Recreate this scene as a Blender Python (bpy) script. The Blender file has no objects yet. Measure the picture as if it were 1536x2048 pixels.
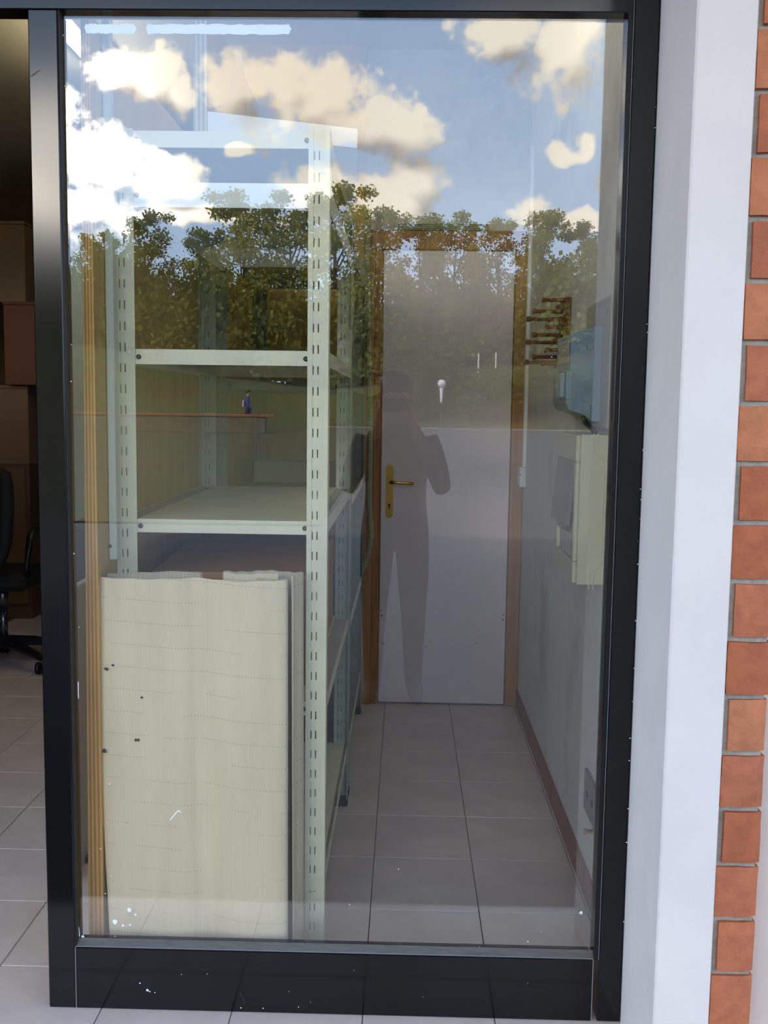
import bpy, math, random
import numpy as np
from mathutils import Vector, Matrix

random.seed(7)
rng = np.random.default_rng(7)
S = bpy.context.scene
COL = S.collection

# ------------------------------------------------------------------ camera
cam_d = bpy.data.cameras.new('camera')
cam = bpy.data.objects.new('camera', cam_d)
COL.objects.link(cam)
PITCH, YAW, ROLL, CAM_H, FPX = .1044, -.0204, .0136, 1.4061, 2028.0
fw = Vector((math.sin(YAW) * math.cos(PITCH), math.cos(YAW) * math.cos(PITCH), -math.sin(PITCH)))
rt = Vector((math.cos(YAW), -math.sin(YAW), 0))
up = rt.cross(fw)
rt2 = math.cos(ROLL) * rt + math.sin(ROLL) * up
up2 = -math.sin(ROLL) * rt + math.cos(ROLL) * up
m = Matrix((rt2, up2, -fw)).transposed().to_4x4()
m.translation = Vector((0, 0, CAM_H))
cam.matrix_world = m
cam_d.sensor_fit = 'VERTICAL'
cam_d.sensor_height = 24.0
cam_d.lens = 24.0 * FPX / 2048
cam_d.clip_start = .01
cam_d.clip_end = 500
S.camera = cam

# ------------------------------------------------------------------ exposure
S.view_settings.view_transform = 'Standard'
S.view_settings.look = 'None'
S.view_settings.gamma = 1
S.view_settings.use_curve_mapping = False
S.view_settings.exposure = 0.04

# ------------------------------------------------------------------ node helpers
def lin(c):
    if isinstance(c, str):
        c = [int(c[i:i + 2], 16) / 255 for i in (0, 2, 4)]
    return tuple(((v / 12.92) if v <= .04045 else ((v + .055) / 1.055) ** 2.4) for v in c)

class NT:
    def __init__(s, tree): s.t = tree; s.n = tree.nodes; s.l = tree.links
    def new(s, kind, **kw):
        n = s.n.new(kind)
        for k, v in kw.items(): setattr(n, k, v)
        return n
    def put(s, sock, v):
        if v is None: return
        if hasattr(v, 'is_output'): s.l.new(v, sock)
        else: sock.default_value = v
    def math(s, op, a, b=None, c=None, clamp=False):
        n = s.new('ShaderNodeMath', operation=op, use_clamp=clamp)
        for i, v in enumerate((a, b, c)): s.put(n.inputs[i], v)
        return n.outputs[0]
    def vmath(s, op, a, b=None, c=None, out=0):
        n = s.new('ShaderNodeVectorMath', operation=op)
        for i, v in enumerate((a, b, c)): s.put(n.inputs[i], v)
        return n.outputs[out]
    def noise(s, vec, scale, detail=4, rough=.55, out=0):
        n = s.new('ShaderNodeTexNoise')
        s.put(n.inputs['Vector'], vec)
        n.inputs['Scale'].default_value = scale
        n.inputs['Detail'].default_value = detail
        n.inputs['Roughness'].default_value = rough
        return n.outputs[out]
    def mix(s, f, a, b):
        n = s.new('ShaderNodeMix', data_type='RGBA')
        s.put(n.inputs[0], f)
        for k, v in ((6, a), (7, b)):
            if isinstance(v, (tuple, list)) and len(v) == 3: v = (*v, 1)
            s.put(n.inputs[k], v)
        return n.outputs[2]
    def sstep(s, v, lo, hi):
        n = s.new('ShaderNodeMapRange', interpolation_type='SMOOTHSTEP')
        s.put(n.inputs[0], v)
        n.inputs[1].default_value = lo; n.inputs[2].default_value = hi
        return n.outputs[0]

# ------------------------------------------------------------------ sky (procedural world)
SKY_GAIN = 1.2
world = bpy.data.worlds.new('sky'); S.world = world
world.use_nodes = True
W = NT(world.node_tree); W.n.clear()
# (azimuth tangent, elevation tangent, half width, half height) of each cloud bank over the trees
BANKS = [(-.282, .320, .034, .026), (-.248, .310, .034, .030), (-.222, .292, .018, .026), (-.160, .304, .050, .034), (-.120, .312, .040, .026), (-.095, .288, .090, .044), (-.060, .268, .070, .030),
         (-.038, .270, .070, .036), (-.010, .258, .050, .028),
         (-.352, .262, .036, .046), (-.425, .225, .075, .070), (-.40, .185, .10, .045), (-.325, .232, .050, .036), (-.285, .228, .034, .036), (-.235, .214, .055, .026), (-.330, .192, .080, .030), (-.20, .180, .085, .012),
         (-.085, .208, .050, .030), (-.03, .204, .040, .022), (.002, .216, .036, .028), (-.02, .190, .060, .020), (.085, .352, .066, .030), (.145, .335, .054, .060),
         (.150, .240, .024, .012), (.168, .248, .010, .022), (.122, .184, .028, .018), (.165, .180, .022, .012), (.190, .215, .014, .012), (-.165, .242, .012, .008)]
g = bpy.data.node_groups.new('cloud_density', 'ShaderNodeTree')
g.interface.new_socket('Direction', in_out='INPUT', socket_type='NodeSocketVector')
g.interface.new_socket('Density', in_out='OUTPUT', socket_type='NodeSocketFloat')
g.interface.new_socket('Broad', in_out='OUTPUT', socket_type='NodeSocketFloat')
G = NT(g)
gi = G.new('NodeGroupInput'); go = G.new('NodeGroupOutput')
d0 = gi.outputs[0]
wob = G.noise(d0, 26, 3, .5, out=1)
wob = G.vmath('MULTIPLY', G.vmath('SUBTRACT', wob, (.5, .5, .5)), (.022, .022, .022))
d1 = G.vmath('ADD', d0, wob)
sp = G.new('ShaderNodeSeparateXYZ'); G.put(sp.inputs[0], d1)
az = G.math('ARCTAN2', sp.outputs[0], G.math('MULTIPLY', sp.outputs[1], -1))
el = G.math('ARCSINE', sp.outputs[2])
cb = G.new('ShaderNodeCombineXYZ'); G.put(cb.inputs[0], az); G.put(cb.inputs[1], el)
acc = None
for (u, v, rx, ry) in BANKS:
    a0 = math.atan(u); e0 = math.atan(v / math.sqrt(1 + u * u))
    q = G.vmath('MULTIPLY', G.vmath('SUBTRACT', cb.outputs[0], (a0, e0, 0)), (1 / rx, 1 / ry, 0))
    val = G.math('SUBTRACT', 1.0, G.vmath('LENGTH', q, out=1))
    acc = val if acc is None else G.math('SMOOTH_MAX', acc, val, .12)
# scattered fair-weather clouds everywhere else round the horizon
band = G.noise(G.vmath('MULTIPLY', d0, (1, 1, 2.0)), 3.2, 3, .5)
band = G.math('MULTIPLY', G.math('SUBTRACT', band, .54), 7.0)
inside = G.math('MINIMUM', G.sstep(G.math('ABSOLUTE', G.math('ADD', az, .05)), .52, .38), G.sstep(el, .46, .38))
band = G.math('SUBTRACT', band, G.math('MULTIPLY', inside, 4.0))
acc = G.math('MAXIMUM', acc, band)
fb = G.noise(d0, 24, 9, .60)
dens = G.math('ADD', acc, G.math('MULTIPLY', G.math('SUBTRACT', fb, .5), 2.0))
dens = G.math('ADD', dens, G.math('MULTIPLY', G.math('SUBTRACT', G.noise(d0, 80, 6, .6), .5), .9))
G.put(go.inputs[0], dens); G.put(go.inputs[1], acc)

tc = W.new('ShaderNodeTexCoord')
def dens_at(vec):
    n = W.new('ShaderNodeGroup'); n.node_tree = g; W.put(n.inputs[0], vec); return n.outputs
dirv = tc.outputs['Generated']
D0, B0 = dens_at(dirv)
D1, B1 = dens_at(W.vmath('NORMALIZE', W.vmath('ADD', dirv, (-.014, 0, .026))))
alpha = W.sstep(D0, .05, .50)
lit = W.sstep(W.math('ADD', W.math('MULTIPLY', W.math('SUBTRACT', B0, B1), 1.0), W.math('MULTIPLY', W.math('SUBTRACT', D0, D1), .35)), -.85, .38)
ss = W.new('ShaderNodeSeparateXYZ'); W.put(ss.inputs[0], dirv)
elev = W.sstep(ss.outputs[2], 0.0, .6)
blue = W.mix(elev, (2.1, 2.85, 3.9), (1.05, 1.68, 2.85))
sdir = Vector((-.40, -1, .185)).normalized()
sun_d_ = W.vmath('LENGTH', W.vmath('SUBTRACT', dirv, tuple(sdir)), out=1)
near_sun = W.math('ADD', .80, W.math('MULTIPLY', W.math('POWER', W.sstep(sun_d_, .26, .0), 1.5), 4.2))
cloud = W.mix(lit, (2.1, 2.0, 1.98), (5.9, 5.45, 4.7))
cloud = W.vmath('MULTIPLY', cloud, W.new('ShaderNodeCombineXYZ').outputs[0])
cmb = cloud.node.inputs[1].links[0].from_node
for i in range(3): W.put(cmb.inputs[i], near_sun)
sky = W.mix(alpha, blue, cloud)
sky = W.mix(W.sstep(ss.outputs[2], -.02, .0), (.22, .21, .19), sky)
bg = W.new('ShaderNodeBackground'); W.put(bg.inputs[0], sky); bg.inputs[1].default_value = SKY_GAIN
ow = W.new('ShaderNodeOutputWorld'); W.put(ow.inputs[0], bg.outputs[0])
world.cycles.sampling_method = 'MANUAL'
world.cycles.sample_map_resolution = 1024

# ------------------------------------------------------------------ sun (behind the building, high on the left)
sun_d = bpy.data.lights.new('sun', 'SUN'); sun_d.energy = 8.0; sun_d.angle = .02; sun_d.color = (1, .88, .70)
sun = bpy.data.objects.new('sun', sun_d); COL.objects.link(sun)
sun.rotation_euler = Vector((-.62, .55, .56)).to_track_quat('Z', 'Y').to_euler()

# ------------------------------------------------------------------ materials
MATS = {}
def mat(name, col, rough=.6, metal=0, var=.0, vscale=8, col2=None, bump=0, bscale=60, spec=.5, stretch=None, thr=(.35, .65), coat=0, trans=0):
    if name in MATS: return MATS[name]
    mm = bpy.data.materials.new(name); mm.use_nodes = True
    N = NT(mm.node_tree); b = N.n['Principled BSDF']
    c = (*lin(col), 1)
    b.inputs['Base Color'].default_value = c
    b.inputs['Roughness'].default_value = rough
    b.inputs['Metallic'].default_value = metal
    b.inputs['Specular IOR Level'].default_value = spec
    b.inputs['Coat Weight'].default_value = coat
    co = N.new('ShaderNodeTexCoord').outputs['Object']
    if stretch: co = N.vmath('MULTIPLY', co, stretch)
    if col2 is not None:
        f = N.sstep(N.noise(co, vscale, 6, .6), *thr)
        N.put(b.inputs['Base Color'], N.mix(f, c, (*lin(col2), 1)))
    elif var:
        f = N.noise(co, vscale, 5, .6)
        hi = tuple(min(1, v * (1 + var)) for v in c[:3]); lo = tuple(v * (1 - var) for v in c[:3])
        N.put(b.inputs['Base Color'], N.mix(N.sstep(f, .3, .7), lo, hi))
    if bump:
        bn = N.new('ShaderNodeBump'); bn.inputs['Strength'].default_value = bump; bn.inputs['Distance'].default_value = .004
        N.put(bn.inputs['Height'], N.noise(co, bscale, 5, .6)); N.put(b.inputs['Normal'], bn.outputs[0])
    MATS[name] = mm
    return mm

def perforate(mm):
    N = NT(mm.node_tree); b = N.n['Principled BSDF']
    src = b.inputs['Base Color'].links[0].from_socket
    sx = N.new('ShaderNodeSeparateXYZ'); N.put(sx.inputs[0], N.new('ShaderNodeTexCoord').outputs['Object'])
    z = N.math('ADD', sx.outputs[2], N.math('MULTIPLY', sx.outputs[0], .06))
    row = N.math('LESS_THAN', N.math('FRACT', N.math('DIVIDE', z, .0535)), .035)
    dot = N.math('LESS_THAN', N.math('FRACT', N.math('DIVIDE', sx.outputs[0], .0072)), .45)
    pat = N.math('GREATER_THAN', N.noise(N.vmath('MULTIPLY', N.new('ShaderNodeTexCoord').outputs['Object'], (6, 6, 19)), 1.0, 2), .45)
    f = N.math('MULTIPLY', N.math('MULTIPLY', row, dot), N.math('MULTIPLY', pat, .45))
    rib = N.math('MULTIPLY', N.math('SINE', N.math('MULTIPLY', sx.outputs[0], 900)), .03)
    c = N.mix(N.math('ADD', f, rib, clamp=True), src, (.25, .20, .13))
    N.put(b.inputs['Base Color'], c)
def glass_mat(name, gain, tint=(.992, .996, .990)):
    mm = bpy.data.materials.new(name); mm.use_nodes = True
    N = NT(mm.node_tree); N.n.clear()
    fr = N.new('ShaderNodeFresnel'); fr.inputs[0].default_value = 1.52
    f = N.math('MULTIPLY', fr.outputs[0], gain, clamp=True)
    t = N.new('ShaderNodeBsdfTransparent'); t.inputs[0].default_value = (*tint, 1)
    gl = N.new('ShaderNodeBsdfGlossy'); gl.inputs['Roughness'].default_value = 0; gl.inputs[0].default_value = (1, 1, 1, 1)
    mx = N.new('ShaderNodeMixShader'); N.put(mx.inputs[0], f); N.put(mx.inputs[1], t.outputs[0]); N.put(mx.inputs[2], gl.outputs[0])
    o = N.new('ShaderNodeOutputMaterial'); N.put(o.inputs[0], mx.outputs[0])
    return mm

def leaf_mat(name, c1, c2):
    mm = bpy.data.materials.new(name); mm.use_nodes = True
    N = NT(mm.node_tree); N.n.clear()
    oi = N.new('ShaderNodeObjectInfo')
    co = N.new('ShaderNodeTexCoord').outputs['Object']
    f = N.math('ADD', N.math('MULTIPLY', N.noise(co, .9, 3), .8), N.math('MULTIPLY', oi.outputs['Random'], .3))
    c = N.mix(N.sstep(f, .3, .8), lin(c1), lin(c2))
    d = N.new('ShaderNodeBsdfDiffuse'); N.put(d.inputs[0], c)
    t = N.new('ShaderNodeBsdfTranslucent'); N.put(t.inputs[0], c)
    mx = N.new('ShaderNodeMixShader'); mx.inputs[0].default_value = .35
    N.put(mx.inputs[1], d.outputs[0]); N.put(mx.inputs[2], t.outputs[0])
    o = N.new('ShaderNodeOutputMaterial'); N.put(o.inputs[0], mx.outputs[0])
    return mm

def emit_mat(name, col, e):
    mm = bpy.data.materials.new(name); mm.use_nodes = True
    N = NT(mm.node_tree); b = N.n['Principled BSDF']
    b.inputs['Emission Color'].default_value = (*lin(col), 1); b.inputs['Emission Strength'].default_value = e
    return mm

M_FRAME = mat('black_aluminium', '0b0b0c', .12, 0, .25, 5, spec=.37, stretch=(40, 40, .6))
M_GLASS = glass_mat('window_glass', 1.55)
M_WHITE = mat('white_paint', 'eadcd2', .55, 0, .03, 6, bump=.15, bscale=25)
M_REVEAL = mat('reveal_paint', 'eadfd6', .5, 0, .03, 6, bump=.1, bscale=25)
M_MORTAR = mat('mortar', 'a39a8c', .95, 0, .15, 60, bump=.6, bscale=220)
M_TILE = mat('floor_tile', 'dccec7', .32, 0, .07, 5, bump=.03, bscale=90)
M_GROUT = mat('grout', '7d6c64', .9)
M_WALL = mat('wall_paint', 'dedddb', .8, 0, 0, 2.2, col2='c4c1ba', bump=.25, bscale=14, thr=(.48, .75))
M_TAN = mat('plywood_face', 'c8a662', .55, 0, 0, 3.2, col2='bf9b5a', stretch=(4, 4, .6))
M_EDGE = mat('plywood_edge', 'd9a55a', .6, 0, .1, 20, stretch=(1, 1, .2))
M_EDGE2 = mat('plywood_edge_dark', 'b27c3c', .6, 0, .1, 20, stretch=(1, 1, .2))
M_PINE = mat('pine_wood', 'b57e4c', .5, 0, 0, 4, col2='96603a', stretch=(8, 8, .5))
M_PINE2 = mat('pale_wood', 'b98d5a', .5, 0, 0, 4, col2='a87c4c', stretch=(8, 8, .5))
M_DOOR = mat('door_white', 'ece2e6', .4, 0, .03, 3)
M_BRASS = mat('brass', 'c8a050', .2, 1)
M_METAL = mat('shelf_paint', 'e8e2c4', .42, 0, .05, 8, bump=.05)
M_METAL_D = mat('shelf_paint_dark', '8b8f84', .5, 0, .08, 8)  # darker tone of the rack paint, used on the rear rack
M_SHEET = mat('galvanised', 'b6bab0', .33, .35, .1, 5)
M_RUBBER = mat('black_rubber', '151413', .6)
M_CARD = mat('cream_card', 'f2dfbc', .85, 0, .04, 5, stretch=(3, 3, .4))
M_CARD_IN = mat('card_inside', 'cfc3a8', .9, 0, .04, 30)
perforate(M_CARD)
M_BOX = mat('brown_cardboard', 'b5824a', .8, 0, .08, 4)
M_TILEBASE = mat('skirting_tile', '8e5c48', .4, 0, .12, 6)
M_CREAM = mat('cream_plastic', 'cfc9a4', .42, 0, .02, 4)
M_SMOKE = mat('smoked_plastic', '7c716b', .2)
M_DARK = mat('dark_gap', '0d0d0d', .8)
M_METER = mat('blue_grey_plastic', '7f93a3', .35, 0, .02, 4)
M_METER_C = mat('meter_cover', '93a7b3', .2)
M_GREY = mat('grey_board', 'a8a8a6', .6, 0, .03, 5)
M_PLASTIC = mat('white_plastic', 'f0f2f2', .4)
M_HOSE = mat('conduit', 'aaa98a', .5)
M_PEG = mat('brown_wood', '6c3418', .45, 0, .2, 12)
M_SHEETW = mat('white_sheet', 'ece9e4', .6)
M_SPECK = mat('paint_speck', 'e8eaea', .7)
M_SHOPWALL = mat('shop_wall', '7a6040', .8, 0, .08, 2)
M_SHOPCEIL = mat('shop_ceiling', 'd9d2bc', .8)
M_BLACK = mat('black_fabric', '0c0c0d', .8)
M_CHROME = mat('dark_chrome', '6a7076', .25, .9)
M_BLKPL = mat('black_plastic', '101113', .4)
M_PLASTER = mat('facade_plaster', 'd8c4b6', .85, 0, .05, 3, bump=.2, bscale=40)
M_ASPH = mat('lot_surface', '646160', .9, 0, 0, .25, col2='5c5956', bump=.2)
M_GRASS = mat('grass', '50582c', .95, 0, 0, .35, col2='5c4c2c', thr=(.45, .62))
M_STONE = mat('garden_wall_stone', '6e6a58', .9, 0, .2, 2)
M_COPING = mat('brick_coping', '8e644a', .85, 0, .15, 3)
M_TRUNK = mat('bark', '4a3c2c', .9, 0, .25, 3)
M_LEAF = leaf_mat('leaves', '6a7832', 'b4ac56')
M_LEAF2 = leaf_mat('bush_leaves', '54602e', '949650')
M_SKIN = mat('skin', 'c08a6c', .55)
M_JACKET = mat('dark_jacket', '23262c', .85)
M_JEANS = mat('dark_trousers', '20242e', .9)
M_BLUE = mat('blue_top', '3c4a8a', .85)
M_HAIR = mat('hair', '2a1c12', .6)
M_LIPS = mat('lips', '8c4a42', .5)
M_EYE = mat('eye', 'e8e4de', .2)
BRICKS = [mat('brick_%d' % i, c, .85, 0, .13, 22, bump=1.0, bscale=60) for i, c in enumerate(('bd6c48', 'b3633f', 'c47850', 'b86a48'))]

# ------------------------------------------------------------------ mesh helpers
class MB:
    def __init__(s): s.v = []; s.f = []; s.mi = []; s.mats = []
    def _m(s, mm):
        if mm is None: return 0
        if mm not in s.mats: s.mats.append(mm)
        return s.mats.index(mm)
    def add(s, vs, fs, mm=None):
        o = len(s.v); s.v += [tuple(v) for v in vs]; s.f += [tuple(i + o for i in f) for f in fs]; s.mi += [s._m(mm)] * len(fs)
        return s
    def box(s, x0, x1, y0, y1, z0, z1, mm=None, bev=0):
        if bev <= 0:
            vs = [(x, y, z) for x in (x0, x1) for y in (y0, y1) for z in (z0, z1)]
            return s.add(vs, [(0, 1, 3, 2), (4, 6, 7, 5), (0, 4, 5, 1), (2, 3, 7, 6), (0, 2, 6, 4), (1, 5, 7, 3)], mm)
        b = min(bev, (x1 - x0) * .45, (y1 - y0) * .45, (z1 - z0) * .45)
        vs = []; idx = {}
        for i, (xa, xs) in enumerate(((x0, 1), (x1, -1))):
            for j, (ya, ys) in enumerate(((y0, 1), (y1, -1))):
                for k, (za, zs) in enumerate(((z0, 1), (z1, -1))):
                    for a in range(3):
                        p = [xa + xs * b, ya + ys * b, za + zs * b]; p[a] = (xa, ya, za)[a]
                        idx[(i, j, k, a)] = len(vs); vs.append(tuple(p))
        fs = []
        for i in (0, 1): fs.append([idx[(i, j, k, 0)] for j, k in ((0, 0), (0, 1), (1, 1), (1, 0))])
        for j in (0, 1): fs.append([idx[(i, j, k, 1)] for i, k in ((0, 0), (0, 1), (1, 1), (1, 0))])
        for k in (0, 1): fs.append([idx[(i, j, k, 2)] for i, j in ((0, 0), (0, 1), (1, 1), (1, 0))])
        for i in (0, 1):
            for j in (0, 1): fs.append([idx[(i, j, 0, 0)], idx[(i, j, 1, 0)], idx[(i, j, 1, 1)], idx[(i, j, 0, 1)]])
        for i in (0, 1):
            for k in (0, 1): fs.append([idx[(i, 0, k, 0)], idx[(i, 1, k, 0)], idx[(i, 1, k, 2)], idx[(i, 0, k, 2)]])
        for j in (0, 1):
            for k in (0, 1): fs.append([idx[(0, j, k, 1)], idx[(1, j, k, 1)], idx[(1, j, k, 2)], idx[(0, j, k, 2)]])
        for i in (0, 1):
            for j in (0, 1):
                for k in (0, 1): fs.append([idx[(i, j, k, a)] for a in range(3)])
        return s.add(vs, fs, mm)
    def prism(s, poly, axis, a, b, mm=None):
        n = len(poly); vs = []
        for t in (a, b):
            for (p, q) in poly:
                vs.append({'x': (t, p, q), 'y': (p, t, q), 'z': (p, q, t)}[axis])
        return s.add(vs, [tuple(range(n)), tuple(range(2 * n - 1, n - 1, -1))] + [(i, (i + 1) % n, n + (i + 1) % n, n + i) for i in range(n)], mm)
    def tube(s, pts, r, seg=10, mm=None, caps=True):
        pts = [Vector(p) for p in pts]; n = len(pts); rs = r if hasattr(r, '__len__') else [r] * n
        ref = Vector((0, 0, 1)) if abs((pts[-1] - pts[0]).normalized().z) < .9 else Vector((1, 0, 0))
        vs = []
        for i, p in enumerate(pts):
            t = (pts[min(i + 1, n - 1)] - pts[max(i - 1, 0)]).normalized()
            a = t.cross(ref).normalized(); b = t.cross(a)
            for k in range(seg):
                w = 2 * math.pi * k / seg
                vs.append(p + rs[i] * (math.cos(w) * a + math.sin(w) * b))
        fs = [(i * seg + k, i * seg + (k + 1) % seg, (i + 1) * seg + (k + 1) % seg, (i + 1) * seg + k) for i in range(n - 1) for k in range(seg)]
        if caps: fs += [tuple(range(seg))[::-1], tuple(range((n - 1) * seg, n * seg))]
        return s.add(vs, fs, mm)
    def lathe(s, prof, c, seg=16, mm=None, axis='z'):
        vs = []
        for (r, h) in prof:
            for k in range(seg):
                w = 2 * math.pi * k / seg; a, b = r * math.cos(w), r * math.sin(w)
                vs.append({'z': (c[0] + a, c[1] + b, c[2] + h), 'y': (c[0] + a, c[1] + h, c[2] + b), 'x': (c[0] + h, c[1] + a, c[2] + b)}[axis])
        n = len(prof)
        fs = [(i * seg + k, i * seg + (k + 1) % seg, (i + 1) * seg + (k + 1) % seg, (i + 1) * seg + k) for i in range(n - 1) for k in range(seg)]
        fs += [tuple(range(seg))[::-1], tuple(range((n - 1) * seg, n * seg))]
        return s.add(vs, fs, mm)
    def disc(s, c, r, axis='y', seg=9, mm=None, jit=.25, th=.0008):
        rr = [r * (1 + random.uniform(-jit, jit)) for _ in range(seg)]
        pl = [(rr[k] * math.cos(2 * math.pi * k / seg), rr[k] * math.sin(2 * math.pi * k / seg)) for k in range(seg)]
        if axis == 'y': return s.prism([(c[0] + a, c[2] + b) for a, b in pl], 'y', c[1] - th, c[1], mm)
        if axis == 'x': return s.prism([(c[1] + a, c[2] + b) for a, b in pl], 'x', c[0] - th, c[0], mm)
        return s.prism([(c[0] + a, c[1] + b) for a, b in pl], 'z', c[2], c[2] + th, mm)
    def build(s, name, mm=None, parent=None, smooth=False):
        me = bpy.data.meshes.new(name); me.from_pydata(s.v, [], s.f)
        ms = s.mats if s.mats else [mm]
        if s.mats and mm is not None and mm not in ms: ms = ms + [mm]
        for q in ms: me.materials.append(q)
        if s.mats: me.polygons.foreach_set('material_index', s.mi)
        import bmesh
        bm = bmesh.new(); bm.from_mesh(me); bmesh.ops.recalc_face_normals(bm, faces=bm.faces); bm.to_mesh(me); bm.free()
        if smooth: me.polygons.foreach_set('use_smooth', [True] * len(me.polygons))
        o = bpy.data.objects.new(name, me); COL.objects.link(o)
        if parent is not None: o.parent = parent; o.matrix_parent_inverse = parent_inv(parent)
        return o

def parent_inv(p):
    mw = Matrix.LocRotScale(p.location, p.rotation_euler, p.scale)
    q = p.parent
    if q is not None: mw = Matrix.LocRotScale(q.location, q.rotation_euler, q.scale) @ p.matrix_parent_inverse @ mw
    return mw.inverted()
def tag(o, label=None, cat=None, group=None, kind=None):
    for k, v in (('label', label), ('category', cat), ('group', group), ('kind', kind)):
        if v: o[k] = v
    return o
def thing(name, label, cat, loc, group=None):
    o = bpy.data.objects.new(name, None); o.location = loc; o.empty_display_size = .05; COL.objects.link(o)
    return tag(o, label, cat, group)
def struct(name, loc=None, label=None):
    o = bpy.data.objects.new(name, None); o.location = loc or (0, 0, 0); COL.objects.link(o)
    return tag(o, label, None, None, 'structure')
def copy_tree(o, parent=None):
    c = o.copy(); COL.objects.link(c)
    if parent is not None: c.parent = parent
    for ch in list(o.children): copy_tree(ch, c)
    return c

# ================================================================== LARGE STRUCTURE
T_X, T_Y, X0, Y0 = .305, .3302, -.0787, 2.715
WIN_Y, DOOR_Y, WALL_X = 2.214, 4.692, .5454
# floor: grout bed with every tile a piece of its own
fl = MB().box(-4.6, 1.6, 1.725, 8.0, -.12, -.004).build('floor', M_GROUT); tag(fl, 'pale pink tiled floor running from the pavement into the shop', None, None, 'structure')
tb = MB().box(-T_X / 2 + .0013, T_X / 2 - .0013, -T_Y / 2 + .0013, T_Y / 2 - .0013, -.009, 0, bev=.0012)
tile0 = None
for i in range(-8, 4):
    for j in range(-3, 13):
        x = X0 + (i + .5) * T_X; y = Y0 + (j + .5) * T_Y
        if x < -1.6 and y < 3.0: continue
        if i < -5 and j < 0: continue
        if tile0 is None:
            o = tile0 = tb.build('tile', M_TILE, fl)
        else:
            o = tile0.copy(); COL.objects.link(o)
        o.location = (x, y, random.uniform(-.0006, 0)); o.rotation_euler = (random.uniform(-.0012, .0012), random.uniform(-.0012, .0012), 0)

# corridor walls
wr = MB().box(WALL_X, WALL_X + .12, 2.275, 4.80, 0, 3.0).build('wall_right', M_WALL); tag(wr, 'patchy grey painted wall along the passage', kind='structure')
wb = struct('wall_back', (0, DOOR_Y, 0), 'back wall round the white door')
MB().box(-.745, -.20, DOOR_Y, DOOR_Y + .12, 0, 3.0).build('wall_panel', M_TAN, wb)
MB().box(-.20, WALL_X + .12, DOOR_Y + .06, DOOR_Y + .12, 2.108, 3.0).build('lintel_panel', M_WALL, wb)
cl = MB().box(-5, 1.2, 2.2, 8.2, 3.0, 3.12).build('ceiling', M_SHOPCEIL); tag(cl, kind='structure')

# plywood partition on the left of the passage: two sheets with laminated edges
pw = thing('plywood_partition', 'tan plywood sheet partition with laminated edge behind the rack', 'partition', (-.72, 3.4, 0))
def lam_edge(x0, x1, xb0, y, z1, name):
    n = 7
    for k in range(n):
        a0 = x0 + (x1 - x0) * k / n; a1 = x0 + (x1 - x0) * (k + 1) / n
        MB().prism([(a0 - (.018 if k == 0 else .018 * (1 - k / n)), 0.0), (a1 - .018 * (1 - (k + 1) / n), 0.0), (a1, z1), (a0, z1)], 'y', y, y + .006 - .002 * (k % 2), None).build(name, M_EDGE if k % 2 == 0 else M_EDGE2, pw)
lam_edge(-.725, -.706, -.745, 2.300, 2.245, 'ply_layer')
MB().prism([(-.743, 0), (-.706, 0), (-.706, 2.245), (-.725, 2.245)], 'y', 2.306, 3.498).build('ply_sheet', M_TAN, pw)
for k in range(6):
    a = -.728 + .0075 * k
    MB().box(a, a + .0075, 3.500 + .001 * (k % 2), 3.506, .0, 2.74).build('ply_layer', mat('painted_edge', 'cfc9b8', .6) if k % 2 else mat('painted_edge_dull', 'a89f8c', .6), pw)
MB().box(-.728, -.683, 3.506, 4.69, 0, 2.74).build('tall_ply_sheet', M_TAN, pw)

# baseboard of clay tiles on the right wall
bb = struct('baseboard_right', (WALL_X, 3.4, 0), 'red-brown clay skirting tiles')
y = 2.50
while y < 4.67:
    y1 = min(y + .33, 4.675)
    MB().box(WALL_X - .009, WALL_X, y + .001, y1 - .001, .001, .084, bev=.002).build('skirting_tile', M_TILEBASE, bb); y = y1

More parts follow.
